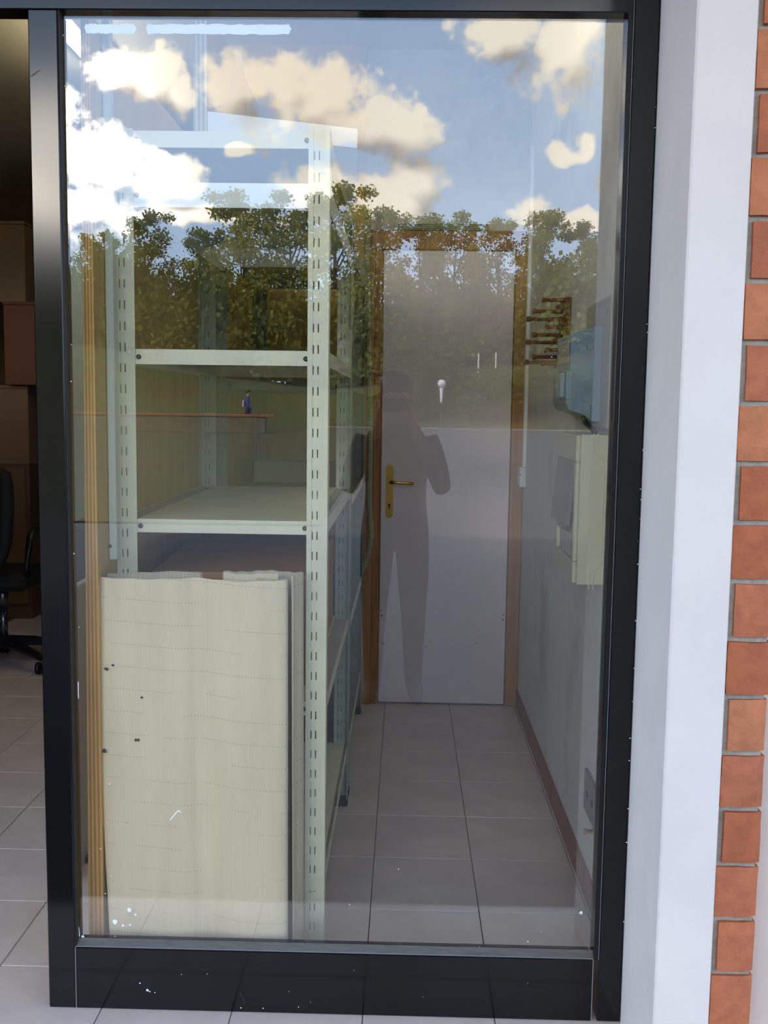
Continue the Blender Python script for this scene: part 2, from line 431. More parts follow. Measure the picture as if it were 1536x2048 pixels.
# front: white jamb, reveal, brick pillar
JY = 1.81
wf = struct('wall_front', (.6, JY, 0), 'white plastered jamb beside an orange brick pillar')
MB().prism([(.4835, JY + .003), (.4865, JY), (.5125, JY - .001), (.585, JY), (.5875, JY + .004), (.5875, 2.5), (.5158, 2.5), (.5158, 2.214)], 'z', -.02, 4.0).build('plaster_jamb', M_WHITE, wf)
MB().prism([(.4830, JY + .004), (.5153, 2.214), (.5160, 2.214), (.4838, JY + .004)], 'z', -.02, 4.0).build('reveal_face', M_REVEAL, wf)
MB().box(.5875, .662, JY + .014, 2.6, -.02, 4.0).build('mortar_bed', M_MORTAR, wf)
for k in range(-13, 37):
    zc = .355 + .1064 * (k + 3); z0 = zc + .005; z1 = zc + .1064 - .005
    if z1 < 0 or z0 > 3.9: continue
    z0 = max(z0, .0)
    stag = ((k + 3) % 2 == 0)
    x0 = .5895 if not stag else .5985
    x1 = .668 + random.uniform(-.001, .001)
    b = MB(); nx = 5; nz = 5; y0 = JY + random.uniform(.001, .004); vs = []
    for iz in range(nz):
        for ix in range(nx):
            e = (ix in (0, nx - 1)) or (iz in (0, nz - 1))
            vs.append((x0 + (x1 - x0) * ix / (nx - 1) + random.uniform(-.0007, .0007), y0 + (.003 if e else random.uniform(-.0012, .0012)) + (.006 if ix == nx - 1 else 0), z0 + (z1 - z0) * iz / (nz - 1) + random.uniform(-.0007, .0007)))
    base = len(vs)
    ring = [ix for ix in range(nx)] + [iz * nx + nx - 1 for iz in range(1, nz)] + [(nz - 1) * nx + ix for ix in range(nx - 2, -1, -1)] + [iz * nx for iz in range(nz - 2, 0, -1)]
    for r_ in ring: vs.append((vs[r_][0], JY + .09, vs[r_][2]))
    fs = [(iz * nx + ix, iz * nx + ix + 1, (iz + 1) * nx + ix + 1, (iz + 1) * nx + ix) for iz in range(nz - 1) for ix in range(nx - 1)]
    L = len(ring)
    fs += [(ring[a], ring[(a + 1) % L], base + (a + 1) % L, base + a) for a in range(L)]
    b.add(vs, fs); b.build('brick', random.choice(BRICKS), wf)
fa = struct('wall_outside', (0, 2.3, 0), 'facade of the building')
MB().box(.665, 7, JY + .05, 2.5, -.02, 5.2).build('plaster_panel', M_PLASTER, fa)
MB().box(-7, .665, 2.214, 2.45, 3.0, 5.2).build('plaster_panel', M_PLASTER, fa)
MB().box(-7, -4.45, 2.214, 2.45, -.02, 3.0).build('plaster_panel', M_PLASTER, fa)
MB().box(.4838, .665, JY + .004, 2.3, 4.0, 5.2).build('plaster_panel', M_PLASTER, fa)
rf = MB().box(-7, 7, -2.2, 2.45, 4.0, 4.2).build('shade_canopy', M_PLASTER); tag(rf, 'added canopy slab over the shopfront, out of view, cutting the sky light', kind='structure')  # unseen slab, put in to hold back sky light on the facade
# shop room seen through the doorway
sw = struct('wall_left', (-4.4, 5, 0), 'shop wall in shade')
MB().box(-4.6, -4.45, 2.45, 8.0, 0, 3.0).build('wall_panel', M_SHOPWALL, sw)
ws = MB().box(-4.6, 1.6, 7.9, 8.05, 0, 3.0).build('wall_far', M_SHOPWALL); tag(ws, 'dim brown back wall of the shop', kind='structure')
we = MB().box(1.4, 1.6, 2.5, 7.9, 0, 3.0).build('wall_east', M_SHOPWALL); tag(we, kind='structure')

# ------------------------------------------------------------------ window frame and pane
wn = struct('window_1', (-.15, WIN_Y, 0), 'black metal shop window with reflecting glass')
FX0, FX1, GX0, GX1, GZ0, GZ1 = -.8099, .5149, -.7466, .4490, .1495, 2.2258
MB().box(FX0, GX0, WIN_Y, WIN_Y + .06, .0, GZ1, bev=.0025).build('frame_post', M_FRAME, wn)
MB().box(GX1 + .012, FX1, WIN_Y, WIN_Y + .06, .0, 2.72, bev=.0025).build('frame_post', M_FRAME, wn)
MB().box(GX1, GX1 + .0112, WIN_Y + .001, WIN_Y + .05, GZ0, GZ1 + .10, bev=.001).build('glazing_bead', M_FRAME, wn)
MB().box(GX1 + .0113, GX1 + .0119, WIN_Y - .0004, WIN_Y + .01, GZ0, 2.7).build('bead_joint', mat('joint_grey', '9a9aa0', .5), wn)
MB().box(GX0 + .0006, GX1 - .0012, WIN_Y + .0005, WIN_Y + .06, .0, GZ0, bev=.002).build('bottom_rail', M_FRAME, wn)
MB().box(-4.45, GX1 + .012, WIN_Y, WIN_Y + .06, GZ1, 2.325, bev=.002).build('head_rail', M_FRAME, wn)
MB().box(-4.45, GX1 + .012, WIN_Y, WIN_Y + .06, 2.93, 3.0, bev=.002).build('added_top_rail', M_FRAME, wn)
MB().box(-.8, GX1, WIN_Y + .02, WIN_Y + .026, 2.322, 2.934).build('added_transom_pane', M_GLASS, wn)  # unseen upper panes, rail and post added to let more daylight in
MB().box(-4.44, -.86, WIN_Y + .02, WIN_Y + .026, 2.322, 2.934).build('added_transom_pane', M_GLASS, wn)
MB().box(-4.44, -2.05, WIN_Y + .02, WIN_Y + .05, .0, 2.23).build('side_panel', M_GREY, wn)
MB().box(-.86, -.80, WIN_Y, WIN_Y + .06, 2.325, 2.93, bev=.002).build('added_transom_post', M_FRAME, wn)
MB().box(-2.06, -2.0, WIN_Y, WIN_Y + .06, 0, GZ1, bev=.002).build('frame_post', M_FRAME, wn)
MB().prism([(WIN_Y + .003, GZ0 - .004), (WIN_Y + .003, GZ0 + .001), (WIN_Y + .019, GZ0 + .014), (WIN_Y + .019, GZ0 - .004)], 'x', GX0, GX1).build('sill_bead', mat('dusty_bead', '5c5a56', .55, 0, .2, 20, stretch=(1, 8, 8)), wn)
MB().box(GX0, GX1, WIN_Y + .002, WIN_Y + .004, GZ0 + .0005, GZ0 + .0022).build('bead_joint', mat('joint_light', '777880', .5), wn)
for xx in (GX0 - .0003, GX1 - .0012): MB().box(xx, xx + .0009, WIN_Y - .0003, WIN_Y + .004, .001, GZ0).build('rail_joint', mat('joint_grey', '9a9aa0', .5), wn)
PANE_Y = WIN_Y + .020
MB().box(GX0 - .004, GX1 + .004, PANE_Y, PANE_Y + .006, GZ0 - .004, GZ1 + .004).build('pane', M_GLASS, wn)
MB().box(GX0, GX0 + .0025, WIN_Y + .004, PANE_Y, GZ0, GZ1).build('seal', M_RUBBER, wn)
# dents and scrapes in the paint of the frame
gq = MB(); gq.prism([(-.808, 2.088), (-.800, 2.091), (-.7845, 2.103), (-.793, 2.099)], 'y', WIN_Y - .0006, WIN_Y + .001)
gq.build('paint_dent', mat('bare_dent', '4a4038', .7), wn)
gq = MB(); gq.prism([(-.3670, .0500), (-.3630, .0530), (-.3500, .0270), (-.3495, .0190), (-.3560, .0260)], 'y', WIN_Y - .0003, WIN_Y + .002)
gq.build('gouge', M_DARK, wn)
sm = MB()
for (x, z, r) in ((-.3616, .012, .0014), (-.3103, .012, .0013), (-.2278, .0172, .0011), (-.5966, .0662, .0016), (-.5793, .0495, .0030), (-.574, .046, .0016), (-.5619, .0438, .0012), (-.50, .09, .0008), (-.44, .093, .0008), (-.2, .03, .0007), (.06, .05, .0007), (.3, .09, .0007), (-.1, .11, .0006), (-.25, .055, .0007)):
    sm.disc((x, WIN_Y - .0001, z), r)
for k in range(26):
    sm.disc((FX1 - random.uniform(-.001, .003), WIN_Y - .0002, random.uniform(.05, 2.2)), random.uniform(.0006, .0016), jit=.4)
sm.build('paint_speck', M_SPECK, wn)
sp_ = MB()
for (x, z, r) in ((-.6245, .2328, .0055), (-.6588, .2039, .0062), (-.6402, .1946, .0030), (-.6237, .1974, .0024), (-.6106, .2222, .0026), (-.6668, .5348, .0016), (-.69, .38, .0014), (-.6665, .314, .0012), (-.68, .272, .0015), (-.7389, 1.0675, .0016), (-.735, .165, .0035), (-.6593, .168, .0012), (.0053, .157, .0042), (.189, .163, .0012), (-.001, .347, .0012), (-.113, .259, .0012), (.4203, .2527, .004), (-.738, 1.45, .0016), (-.741, 2.18, .0013), (-.7396, 2.076, .0012), (-.736, 1.53, .001), (-.73, .9, .0011), (.30, .18, .0016), (.33, .205, .001)):
    sp_.disc((x, PANE_Y - .0002, z), r)
sp_.prism([(-.7435, .1655), (-.7410, .1655), (-.7425, .185), (-.744, .19)], 'y', PANE_Y - .001, PANE_Y - .0002)
sp_.prism([(-.5290, .452), (-.5270, .4515), (-.5165, .465), (-.5180, .467)], 'y', PANE_Y - .001, PANE_Y - .0002)
sp_.prism([(-.5180, .467), (-.5165, .465), (-.5085, .4735), (-.5030, .4705), (-.5028, .4730), (-.5085, .4765)], 'y', PANE_Y - .001, PANE_Y - .0002)
sp_.prism([(-.7355, .735), (-.734, .735), (-.7335, .772), (-.7355, .775)], 'y', PANE_Y - .001, PANE_Y - .0002)
sp_.build('paint_speck', M_SPECK, wn)
cq = MB(); lft = []; rgt = []
for k in range(90):
    z = 2.30 * k / 89; lft.append((FX1 + .0002, z)); rgt.append((FX1 + .0014 + random.uniform(0, .0022) + (.0015 if z > 1.9 else 0), z))
cq.prism(lft + rgt[::-1], 'y', WIN_Y - .003, WIN_Y + .001)
cq.build('ragged_sealant', mat('sealant', '4a4846', .8, 0, .3, 60), wn)
# torn strips of white tape on the inside of the glass
def strip(x0, x1, z0, z1, label, extra=()):
    n = 26; top = []; bot = []
    for k in range(n + 1):
        x = x0 + (x1 - x0) * k / n
        top.append((x, z1 + random.uniform(-.0022, .0012))); bot.append((x, z0 + random.uniform(-.001, .0022)))
    mid = [(x1 + .006, (z0 + z1) / 2 + .002)]
    poly = top + mid + bot[::-1] + [(x0 - .004, (z0 + z1) / 2 + .003)]
    b = MB(); b.prism(poly, 'y', PANE_Y + .0063, PANE_Y + .0072)
    o = b.build('tape_strip', mat('paper_tape', 'eef0f0', .8, 0, .04, 30))
    return tag(o, label, 'tape', 'torn tape along the top of the glass')
strip(-.694, -.592, 2.186, 2.206, 'short torn white tape strip stuck at the top corner of the glass')
strip(-.562, -.262, 2.186, 2.207, 'long torn white tape strip stuck along the top of the glass')

gp = thing('grey_panel', 'plain light grey upright panel standing in the shop beyond the plywood edge', 'panel', (-.97, 3.3, 0))
MB().box(-.985, -.960, 2.80, 3.90, .0, .865, bev=.003).build('panel_board', mat('grey_panel', 'b4b6ba', .5), gp)
MB().box(-1.02, -.925, 2.95, 3.05, .0, .02, bev=.004).build('panel_foot', M_FRAME, gp)
lk = thing('locker', 'tall grey-green metal locker at the back of the shop', 'locker', (-1.55, 5.6, 0))
MB().box(-1.80, -1.15, 5.4, 5.9, .0, 2.30, bev=.004).build('locker_body', mat('locker_paint', '9aa398', .5), lk)
for a, b_ in ((-1.79, -1.48), (-1.475, -1.16)): MB().box(a, b_, 5.385, 5.3995, .05, 2.27, bev=.003).build('locker_door', mat('locker_paint', '9aa398', .5), lk)
cs = thing('low_chest', 'low dark chest in front of the grey-green locker', 'chest', (-1.4, 4.9, 0))
MB().box(-1.58, -1.10, 4.7, 5.2, .0, .80, bev=.006).build('chest_body', mat('dark_chest', '23262a', .5), cs)
MB().box(-1.60, -1.08, 4.68, 5.22, .8005, .83, bev=.005).build('chest_lid', mat('dark_chest', '23262a', .5), cs)

# ------------------------------------------------------------------ white inner door
dr = struct('door_1', (.19, DOOR_Y, 0), 'white flush door in a bare wood frame')
DX0, DX1, DH = -.1114, .4821, 2.107
MB().box(DX0, DX1, DOOR_Y, DOOR_Y + .04, .008, DH, bev=.002).build('door_leaf', M_DOOR, dr)
MB().box(-.199, -.150, DOOR_Y - .016, DOOR_Y + .06, .0, 2.108, bev=.004).build('frame_board', M_PINE2, dr)
MB().box(-.150, DX0 - .003, DOOR_Y - .004, DOOR_Y + .06, .0, 2.108, bev=.003).build('frame_board', M_PINE, dr)
MB().box(DX1 + .003, WALL_X - .001, DOOR_Y - .006, DOOR_Y + .06, .0, 2.108, bev=.003).build('frame_board', M_PINE2, dr)
MB().box(-.199, WALL_X - .001, DOOR_Y - .012, DOOR_Y + .06, 2.110, 2.196, bev=.004).build('frame_board', M_PINE, dr)
for k in range(4):
    MB().box(-.05, .36, DOOR_Y - .02, DOOR_Y + .05, 2.197 + .0075 * k, 2.202 + .0075 * k, bev=.002).build('moulding', mat('moulding_highlight', 'aab09a', .4), dr)  # ridges on the frame top, highlights put into their pale colour
hd = MB(); pl = []
for k in range(9): pl.append((-.0715 + .0175 * math.cos(math.pi * k / 8), 1.117 + .0175 * math.sin(math.pi * k / 8)))
for k in range(9): pl.append((-.0715 - .0175 * math.cos(math.pi * k / 8), .906 - .0175 * math.sin(math.pi * k / 8)))
hd.prism(pl, 'y', DOOR_Y - .004, DOOR_Y)
hp = hd.build('handle_plate', M_BRASS, dr)
pl2 = [((-.0715 + (x + .0715) * .68), (1.0115 + (z - 1.0115) * .94)) for x, z in pl]
MB().prism(pl2, 'y', DOOR_Y - .008, DOOR_Y - .004).build('raised_plate', M_BRASS, hp)
MB().lathe([(.010, 0), (.010, -.03), (.008, -.045)], (-.064, DOOR_Y - .008, 1.057), 14, axis='y').tube([(-.066, DOOR_Y - .05, 1.057), (-.05, DOOR_Y - .054, 1.057), (-.02, DOOR_Y - .054, 1.055), (.03, DOOR_Y - .052, 1.053), (.041, DOOR_Y - .052, 1.053)], [.008, .008, .0066, .0072, .005], 10).build('lever', M_BRASS, dr, True)
MB().lathe([(.0055, 0), (.0055, -.004)], (-.0715, DOOR_Y - .008, .948), 12, axis='y').box(-.0735, -.0695, DOOR_Y - .011, DOOR_Y - .008, .926, .946).build('keyhole', M_DARK, dr)
sk = MB()
for x, z, r in ((-.100, .424, .0045), (-.105, .449, .003), (.470, .416, .004), (.472, .437, .003)): sk.disc((x, DOOR_Y - .0003, z), r)
sk.build('red_spot', mat('red_paint', 'b0103a', .6), dr)
sk = MB()
for x, z in ((.344, .30), (-.09, .29), (.11, .28)): sk.disc((x, DOOR_Y - .0003, z), .003)
sk.build('nail_hole', mat('dull_mark', '6b625c', .8), dr)

# ================================================================== THINGS IN THE PASSAGE
def upright(sx, sy, x, y, h, m_, parent, pitch=.05):
    """slotted angle post: slotted face in the plane y, flange running sy; outer corner on side sx"""
    w = .050; inner = -sx
    x_out = x; xs = sorted((x_out, x_out + inner * w)); xa, xb = xs
    cols = [xa, xa + .011, xa + .0124, xa + .0154, xa + .0241, xa + .0271, xa + .040, xb]
    dy = [0.0, 0.0, 0.0015, .0015, .0015, .0015, .0015, 0.0]
    vs = []; fs = []
    zs = [0.0]; k = 0; zz = .028
    while zz + .02 < h:
        zs += [zz, zz + .0205]; zz += pitch
    zs.append(h)
    nc = len(cols)
    for z in zs:
        for c, d in zip(cols, dy): vs.append((c, y + d * (1 if sy > 0 else -1), z))
    for r_ in range(len(zs) - 1):
        for c in range(nc - 1):
            if r_ % 2 == 1 and c in (2, 4): continue
            fs.append((r_ * nc + c, r_ * nc + c + 1, (r_ + 1) * nc + c + 1, (r_ + 1) * nc + c))
    b = MB(); b.add(vs, fs)
    b.add([(x_out, y, 0), (x_out, y + sy * .045, 0), (x_out, y + sy * .045, h), (x_out, y, h)], [(0, 1, 2, 3)])
    o = b.build('upright', m_, parent)
    md = o.modifiers.new('sheet', 'SOLIDIFY'); md.thickness = .0016; md.offset = 0
    ft = MB().box(min(x_out, x_out + inner * .052) - .003, max(x_out, x_out + inner * .052) + .003, min(y, y + sy * .047) - .003, max(y, y + sy * .047) + .003, -.0005, .022, bev=.003).build('foot', M_RUBBER, o)
    return o
def shelf(x0, x1, y0, y1, zt, lip, parent, m_=None, name='shelf'):
    b = MB()
    b.box(x0, x1, y0, y1, zt - .0012, zt)
    for (a, c, d, e) in ((x0, x1, y0, y0 + .0014), (x0, x1, y1 - .0014, y1), (x0, x0 + .0014, y0 + .0014, y1 - .0014), (x1 - .0014, x1, y0 + .0014, y1 - .0014)):
        b.box(a, c, d, e, zt - lip, zt - .0012)
    o = b.build(name, m_ or M_METAL, parent)
    for x in ((x0 + .008, x1 - .006) if zt > .3 else ()): MB().lathe([(.0062, 0), (.0062, -.0022), (.003, -.004)], (x, y0, zt - lip * .52), 10, axis='y').build('bolt', mat('bolt', '4c4c48', .4, .6), o)
    return o
R1 = thing('shelving_unit', 'pale green-grey slotted metal rack nearest the glass', 'shelving unit', (-.445, 2.98, 0), 'slotted metal racks in the passage')
U1 = [(-1, 1, -.7035, 2.450), (1, 1, -.1885, 2.450), (-1, -1, -.7035, 3.490), (1, -1, -.1885, 3.490)]
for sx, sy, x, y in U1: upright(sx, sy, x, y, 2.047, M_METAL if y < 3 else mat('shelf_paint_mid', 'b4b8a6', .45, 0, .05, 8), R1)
for zt, lip, m_ in ((2.042, .038, M_METAL), (1.924, .057, mat('white_shelf', 'e9ebe6', .4)), (1.534, .036, M_METAL), (1.123, .033, M_METAL), (.672, .035, M_METAL), (.215, .035, M_METAL)):
    o = shelf(-.6535 if zt > .3 else -.69, -.2365 if zt > .3 else -.20, 2.4525, 3.488, zt, lip, R1, m_)
    for x in (-.7020, -.1916): MB().box(x, x + .0016, 2.4985, 3.442, zt - lip, zt).build('side_lip', m_, o)
    if zt > .3:
        MB().box(-.7004, -.1916, 2.4990, 3.440, zt - .0025, zt - .0013).build('deck', M_SHEET, o)
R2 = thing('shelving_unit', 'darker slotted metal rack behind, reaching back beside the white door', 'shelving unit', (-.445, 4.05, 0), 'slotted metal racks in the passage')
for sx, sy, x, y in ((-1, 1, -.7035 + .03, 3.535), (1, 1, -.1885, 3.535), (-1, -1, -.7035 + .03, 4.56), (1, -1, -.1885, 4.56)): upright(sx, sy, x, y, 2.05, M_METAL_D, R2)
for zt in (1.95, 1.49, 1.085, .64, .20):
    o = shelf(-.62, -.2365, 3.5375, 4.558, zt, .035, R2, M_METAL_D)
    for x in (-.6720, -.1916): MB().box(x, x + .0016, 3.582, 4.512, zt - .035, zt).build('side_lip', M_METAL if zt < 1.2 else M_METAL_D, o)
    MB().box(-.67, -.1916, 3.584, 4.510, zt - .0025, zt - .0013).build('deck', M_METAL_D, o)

# white sheet lying on the top shelf, sticking out past the post
b = MB(); b.prism([(-.478, 2.46), (-.132, 2.60), (-.172, 3.30), (-.60, 3.38)], 'z', 2.0428, 2.089)
tag(b.build('white_board', M_SHEETW), 'white board lying askew on the topmost shelf, corner sticking out', 'board')
# brown box on the low shelf
bx = thing('cardboard_box', 'large brown cardboard box on the low shelf behind the cream sheet', 'box', (-.43, 3.0, .672))
MB().box(-.655, -.240, 2.60, 3.40, .6725, .965, bev=.002).build('carton_body', M_BOX, bx)
MB().prism([(2.60, .9655), (2.60, .969), (2.995, .985), (2.995, .981)], 'x', -.655, -.242).build('flap', M_BOX, bx)
MB().prism([(3.40, .9655), (3.40, .969), (3.005, .985), (3.005, .981)], 'x', -.655, -.242).build('flap', M_BOX, bx)
MB().box(-.2395, -.2385, 2.68, 2.88, .76, .93).build('paper_label', M_SHEETW, bx)
# long carton with dark red ends on the rear rack
lc = thing('long_carton', 'long pale carton with dark red ends on the rear rack', 'carton', (-.47, 4.2, 1.085))
MB().box(-.625, -.31, 4.17, 4.27, 1.0855, 1.172, bev=.002).build('carton_body', mat('pale_carton', 'a7a890', .7), lc)
MB().box(-.656, -.6255, 4.168, 4.272, 1.0855, 1.176, bev=.002).build('end_cap', mat('dark_red_card', '5c1c14', .7), lc)
MB().box(-.3095, -.285, 4.168, 4.272, 1.0855, 1.176, bev=.002).build('end_cap', mat('dark_red_card', '5c1c14', .7), lc)
# small tan box high on the rear rack
tb2 = MB().box(-.31, -.205, 3.66, 3.86, 1.4905, 1.565, bev=.003).build('tan_box', mat('tan_box', 'b7a87c', .7)); tag(tb2, 'small tan box on the rear rack beside the conduit', 'box')

# corrugated card
def corr(path_t, path_b, z0, z1, name, label, inside_left=True):
    def resample(p, step=.0022):
        p = np.array(p, float)
        q = [p[0]]
        P = np.vstack([2 * p[0] - p[1], p, 2 * p[-1] - p[-2]])
        out = []
        for i in range(1, len(P) - 2):
            for t in np.linspace(0, 1, 40, endpoint=False):
                a, b_, c, d = P[i - 1], P[i], P[i + 1], P[i + 2]
                out.append(.5 * ((2 * b_) + (-a + c) * t + (2 * a - 5 * b_ + 4 * c - d) * t * t + (-a + 3 * b_ - 3 * c + d) * t ** 3))
        out.append(p[-1]); out = np.array(out)
        s_ = np.r_[0, np.cumsum(np.linalg.norm(np.diff(out, axis=0), axis=1))]
        return s_, out
    st, pt = resample(path_t); sb, pb = resample(path_b)
    n = int(st[-1] / .0021); u = np.linspace(0, 1, n + 1)
    def ev(s_, p): return np.c_[np.interp(u, s_ / s_[-1], p[:, 0]), np.interp(u, s_ / s_[-1], p[:, 1])]
    ET, EB = ev(st, pt), ev(sb, pb)
    def nrm(E):
        t = np.gradient(E, axis=0); t /= np.linalg.norm(t, axis=1)[:, None]; return np.c_[-t[:, 1], t[:, 0]]
    off = .0022 + .0024 * np.abs(np.sin(u * st[-1] / .0090 * math.pi))
    sgn = 1 if inside_left else -1
    vs = []; K = 5
    for k in range(K):
        t = k / (K - 1); E = EB * (1 - t) + ET * t; N_ = nrm(E); z = z0 + (z1 - z0) * t
        zz = z + (np.sin(u * 23) * .0016 + np.sin(u * 71) * .0009 if k == K - 1 else 0 * u)
        vs += [(a[0], a[1], q) for a, q in zip(E, zz)]
        I = E + sgn * N_ * off[:, None]
        vs += [(a[0], a[1], q) for a, q in zip(I, zz)]
    m_ = n + 1; fo = []; fi = []
    for k in range(K - 1):
        a = 2 * k * m_; c = 2 * (k + 1) * m_
        for i in range(n):
            fo.append((a + i, a + i + 1, c + i + 1, c + i)); fi.append((a + m_ + i + 1, a + m_ + i, c + m_ + i, c + m_ + i + 1))
    top = 2 * (K - 1) * m_
    ft_ = [(top + i, top + i + 1, top + m_ + i + 1, top + m_ + i) for i in range(n)]
    fb_ = [(i + 1, i, m_ + i, m_ + i + 1) for i in range(n)]
    e_ = [(2 * k * m_, 2 * (k + 1) * m_, 2 * (k + 1) * m_ + m_, 2 * k * m_ + m_) for k in range(K - 1)] + [(2 * k * m_ + n, 2 * k * m_ + m_ + n, 2 * (k + 1) * m_ + m_ + n, 2 * (k + 1) * m_ + n) for k in range(K - 1)]
    b = MB(); b.add(vs, fo, M_CARD); b.f += fi; b.mi += [b._m(M_CARD_IN)] * len(fi); nsm = len(b.f)
    b.add(vs, ft_ + fb_ + e_, M_CARD)
    o = b.build(name, None)
    for q in range(nsm): o.data.polygons[q].use_smooth = True
    return tag(o, label, 'cardboard')
front_t = [(-.490, 2.398), (-.488, 2.412), (-.53, 2.424), (-.60, 2.422), (-.67, 2.405), (-.715, 2.372), (-.734, 2.345), (-.731, 2.330), (-.70, 2.324), (-.62, 2.322), (-.545, 2.318), (-.515, 2.324), (-.492, 2.335), (-.465, 2.335), (-.435, 2.325), (-.38, 2.312), (-.31, 2.314), (-.282, 2.319), (-.271, 2.328), (-.275, 2.339), (-.32, 2.350), (-.345, 2.362)]
front_b = [(x + (.008 + .040 * max(0, min(1, (-.27 - x) / .46))), y - .035) for x, y in front_t]
c1 = corr(front_t, front_b, .002, .998, 'corrugated_sheet', 'cream corrugated card sheet folded upright against the glass', inside_left=True)
roll_t = [(-.300, 2.388), (-.36, 2.384), (-.425, 2.392), (-.432, 2.408), (-.40, 2.420), (-.33, 2.430), (-.265, 2.428), (-.243, 2.415), (-.244, 2.395), (-.255, 2.37), (-.26, 2.352)]
c2 = corr(roll_t, [(x + .008, y - .01) for x, y in roll_t], .002, 1.003, 'corrugated_roll', 'cream corrugated card roll standing behind the folded sheet', inside_left=False)
for x, z, r in ((-.694, .784, .0046), (-.6776, .7928, .0028), (-.6105, .7176, .0028), (-.6990, .5878, .0046), (-.6240, .6150, .003), (-.6180, .6153, .003)):
    MB().disc((x, 2.3195 - .035 * (1 - z), z), r, jit=.3, th=.0015).build('ink_spot', mat('ink', '45403a', .8), c1)

# white trunking on the partition and beside the door
tk = thing('cable_trunking', 'white cable trunking screwed to the plywood beside the rack', 'trunking', (-.70, 2.40, 1.03))
MB().box(-.7045, -.686, 2.385, 2.412, 1.031, 2.30, bev=.002).build('trunking_cover', mat('trunking_white', 'd4d6c4', .45), tk)
MB().lathe([(.004, 0), (.004, -.003)], (-.701, 2.385, 1.064), 10, axis='y').build('screw', mat('bolt', '4c4c48', .4, .6), tk)
t2 = thing('cable_trunking', 'white vertical trunking down the wall above the junction box', 'trunking', (.538, 4.60, 1.13))
MB().box(.529, .545, 4.585, 4.615, 1.139, 2.55, bev=.002).build('trunking_cover', M_PLASTIC, t2)
jb = thing('junction_box', 'small white junction box on the right door frame', 'box', (.54, 4.60, 1.09))
MB().box(.516, .5452, 4.575, 4.668, 1.049, 1.138, bev=.003).build('box_body', M_PLASTIC, jb)
MB().box(.5145, .5159, 4.59, 4.66, 1.055, 1.132, bev=.0006).build('cover', M_PLASTIC, jb)
MB().disc((.5175, 4.5748, 1.105), .003).build('screw', mat('bolt', '4c4c48', .4, .6), jb)

# corrugated conduit hanging in front of the left door frame
hpts = [(-.176, 4.636, 2.30), (-.184, 4.64, 2.14), (-.181, 4.64, 1.9), (-.172, 4.638, 1.6), (-.163, 4.635, 1.35), (-.160, 4.632, 1.205), (-.1625, 4.63, 1.08), (-.160, 4.628, .95), (-.153, 4.625, .84), (-.156, 4.62, .77), (-.175, 4.615, .69), (-.205, 4.60, .63), (-.235, 4.588, .59), (-.28, 4.59, .55)]
P = np.array(hpts); sm_ = []
Pp = np.vstack([2 * P[0] - P[1], P, 2 * P[-1] - P[-2]])
for i in range(1, len(Pp) - 2):
    for t in np.linspace(0, 1, 30, endpoint=False):
        a, b_, c, d = Pp[i - 1], Pp[i], Pp[i + 1], Pp[i + 2]
        sm_.append(.5 * ((2 * b_) + (-a + c) * t + (2 * a - 5 * b_ + 4 * c - d) * t * t + (-a + 3 * b_ - 3 * c + d) * t ** 3))
sm_ = np.array(sm_); ls = np.r_[0, np.cumsum(np.linalg.norm(np.diff(sm_, axis=0), axis=1))]
uu = np.arange(0, ls[-1], .0024); pts = [tuple(np.interp(uu, ls, sm_[:, k])[i] for k in range(3)) for i in range(len(uu))]
pts = list(zip(*[np.interp(uu, ls, sm_[:, k]) for k in range(3)]))
tag(MB().tube(pts, [.0125 if i % 4 < 2 else .0107 for i in range(len(pts))], 10).build('conduit_hose', M_HOSE), 'ribbed beige conduit hanging in front of the wooden door frame', 'conduit')

# consumer unit on the right wall
cu = thing('fuse_box', 'cream plastic fuse box with smoked flap on the passage wall', 'fuse box', (.5, 2.85, 1.13))
BX0, BX1, BY0, BY1, BZ0, BZ1 = .4605, WALL_X - .0005, 2.745, 3.085, .928, 1.336
b = MB(); b.prism([(BY0, BZ0), (BY1, BZ0 + .0), (BY1, BZ1), (BY0, BZ1)], 'x', BX0 + .012, BX1)
b.build('housing', M_CREAM, cu)
for (a, c, d, e) in ((BY0 + .004, BY1 - .004, BZ0 + .002, BZ0 + .062), (BY0 + .004, BY1 - .004, BZ1 - .075, BZ1 - .002), (BY0 + .004, BY0 + .03, BZ0 + .062, BZ1 - .075), (BY1 - .035, BY1 - .004, BZ0 + .062, BZ1 - .075)):
    MB().box(BX0, BX0 + .012, a, c, d, e, bev=.003).build('front_panel', M_CREAM, cu)
MB().prism([(BX0 - .004, 1.262), (BX0 + .004, 1.262), (BX0 - .008, 1.085), (BX0 - .020, 1.085)], 'y', BY0 + .026, BY1 - .036).build('smoked_flap', M_SMOKE, cu)
MB().box(BX0 - .019, BX0 - .004, BY0 + .08, BY0 + .2, 1.068, 1.086, bev=.003).build('latch', M_SMOKE, cu)
b = MB()
for k in range(5): b.box(BX0 + .004, BX0 + .014, BY0 + .05 + .045 * k, BY0 + .085 + .045 * k, .995, 1.06)
b.build('breaker', mat('breaker_grey', 'b9b8a6', .5), cu)
gm = MB()
def groove(p, q, r=.0022):
    gm.tube([p, q], r, 6)
yf = BY0 - .0005
for z_a, z_b, zz in ((BZ0 - .012, BZ0 + .030, BZ0 + .055), (BZ1 + .004, BZ1 - .045, BZ1 - .075)):
    for d in (0, .011):
        groove((.506 + d, yf, z_a), (.506 + d, yf, z_b)); groove((.506 + d, yf, z_b), (.538 + d * .5, yf, zz))
for d in (0, .008): groove((.5365 + d, yf, BZ0 + .055), (.5365 + d, yf, BZ1 - .075))
gm.build('moulded_rib', M_CREAM, cu)
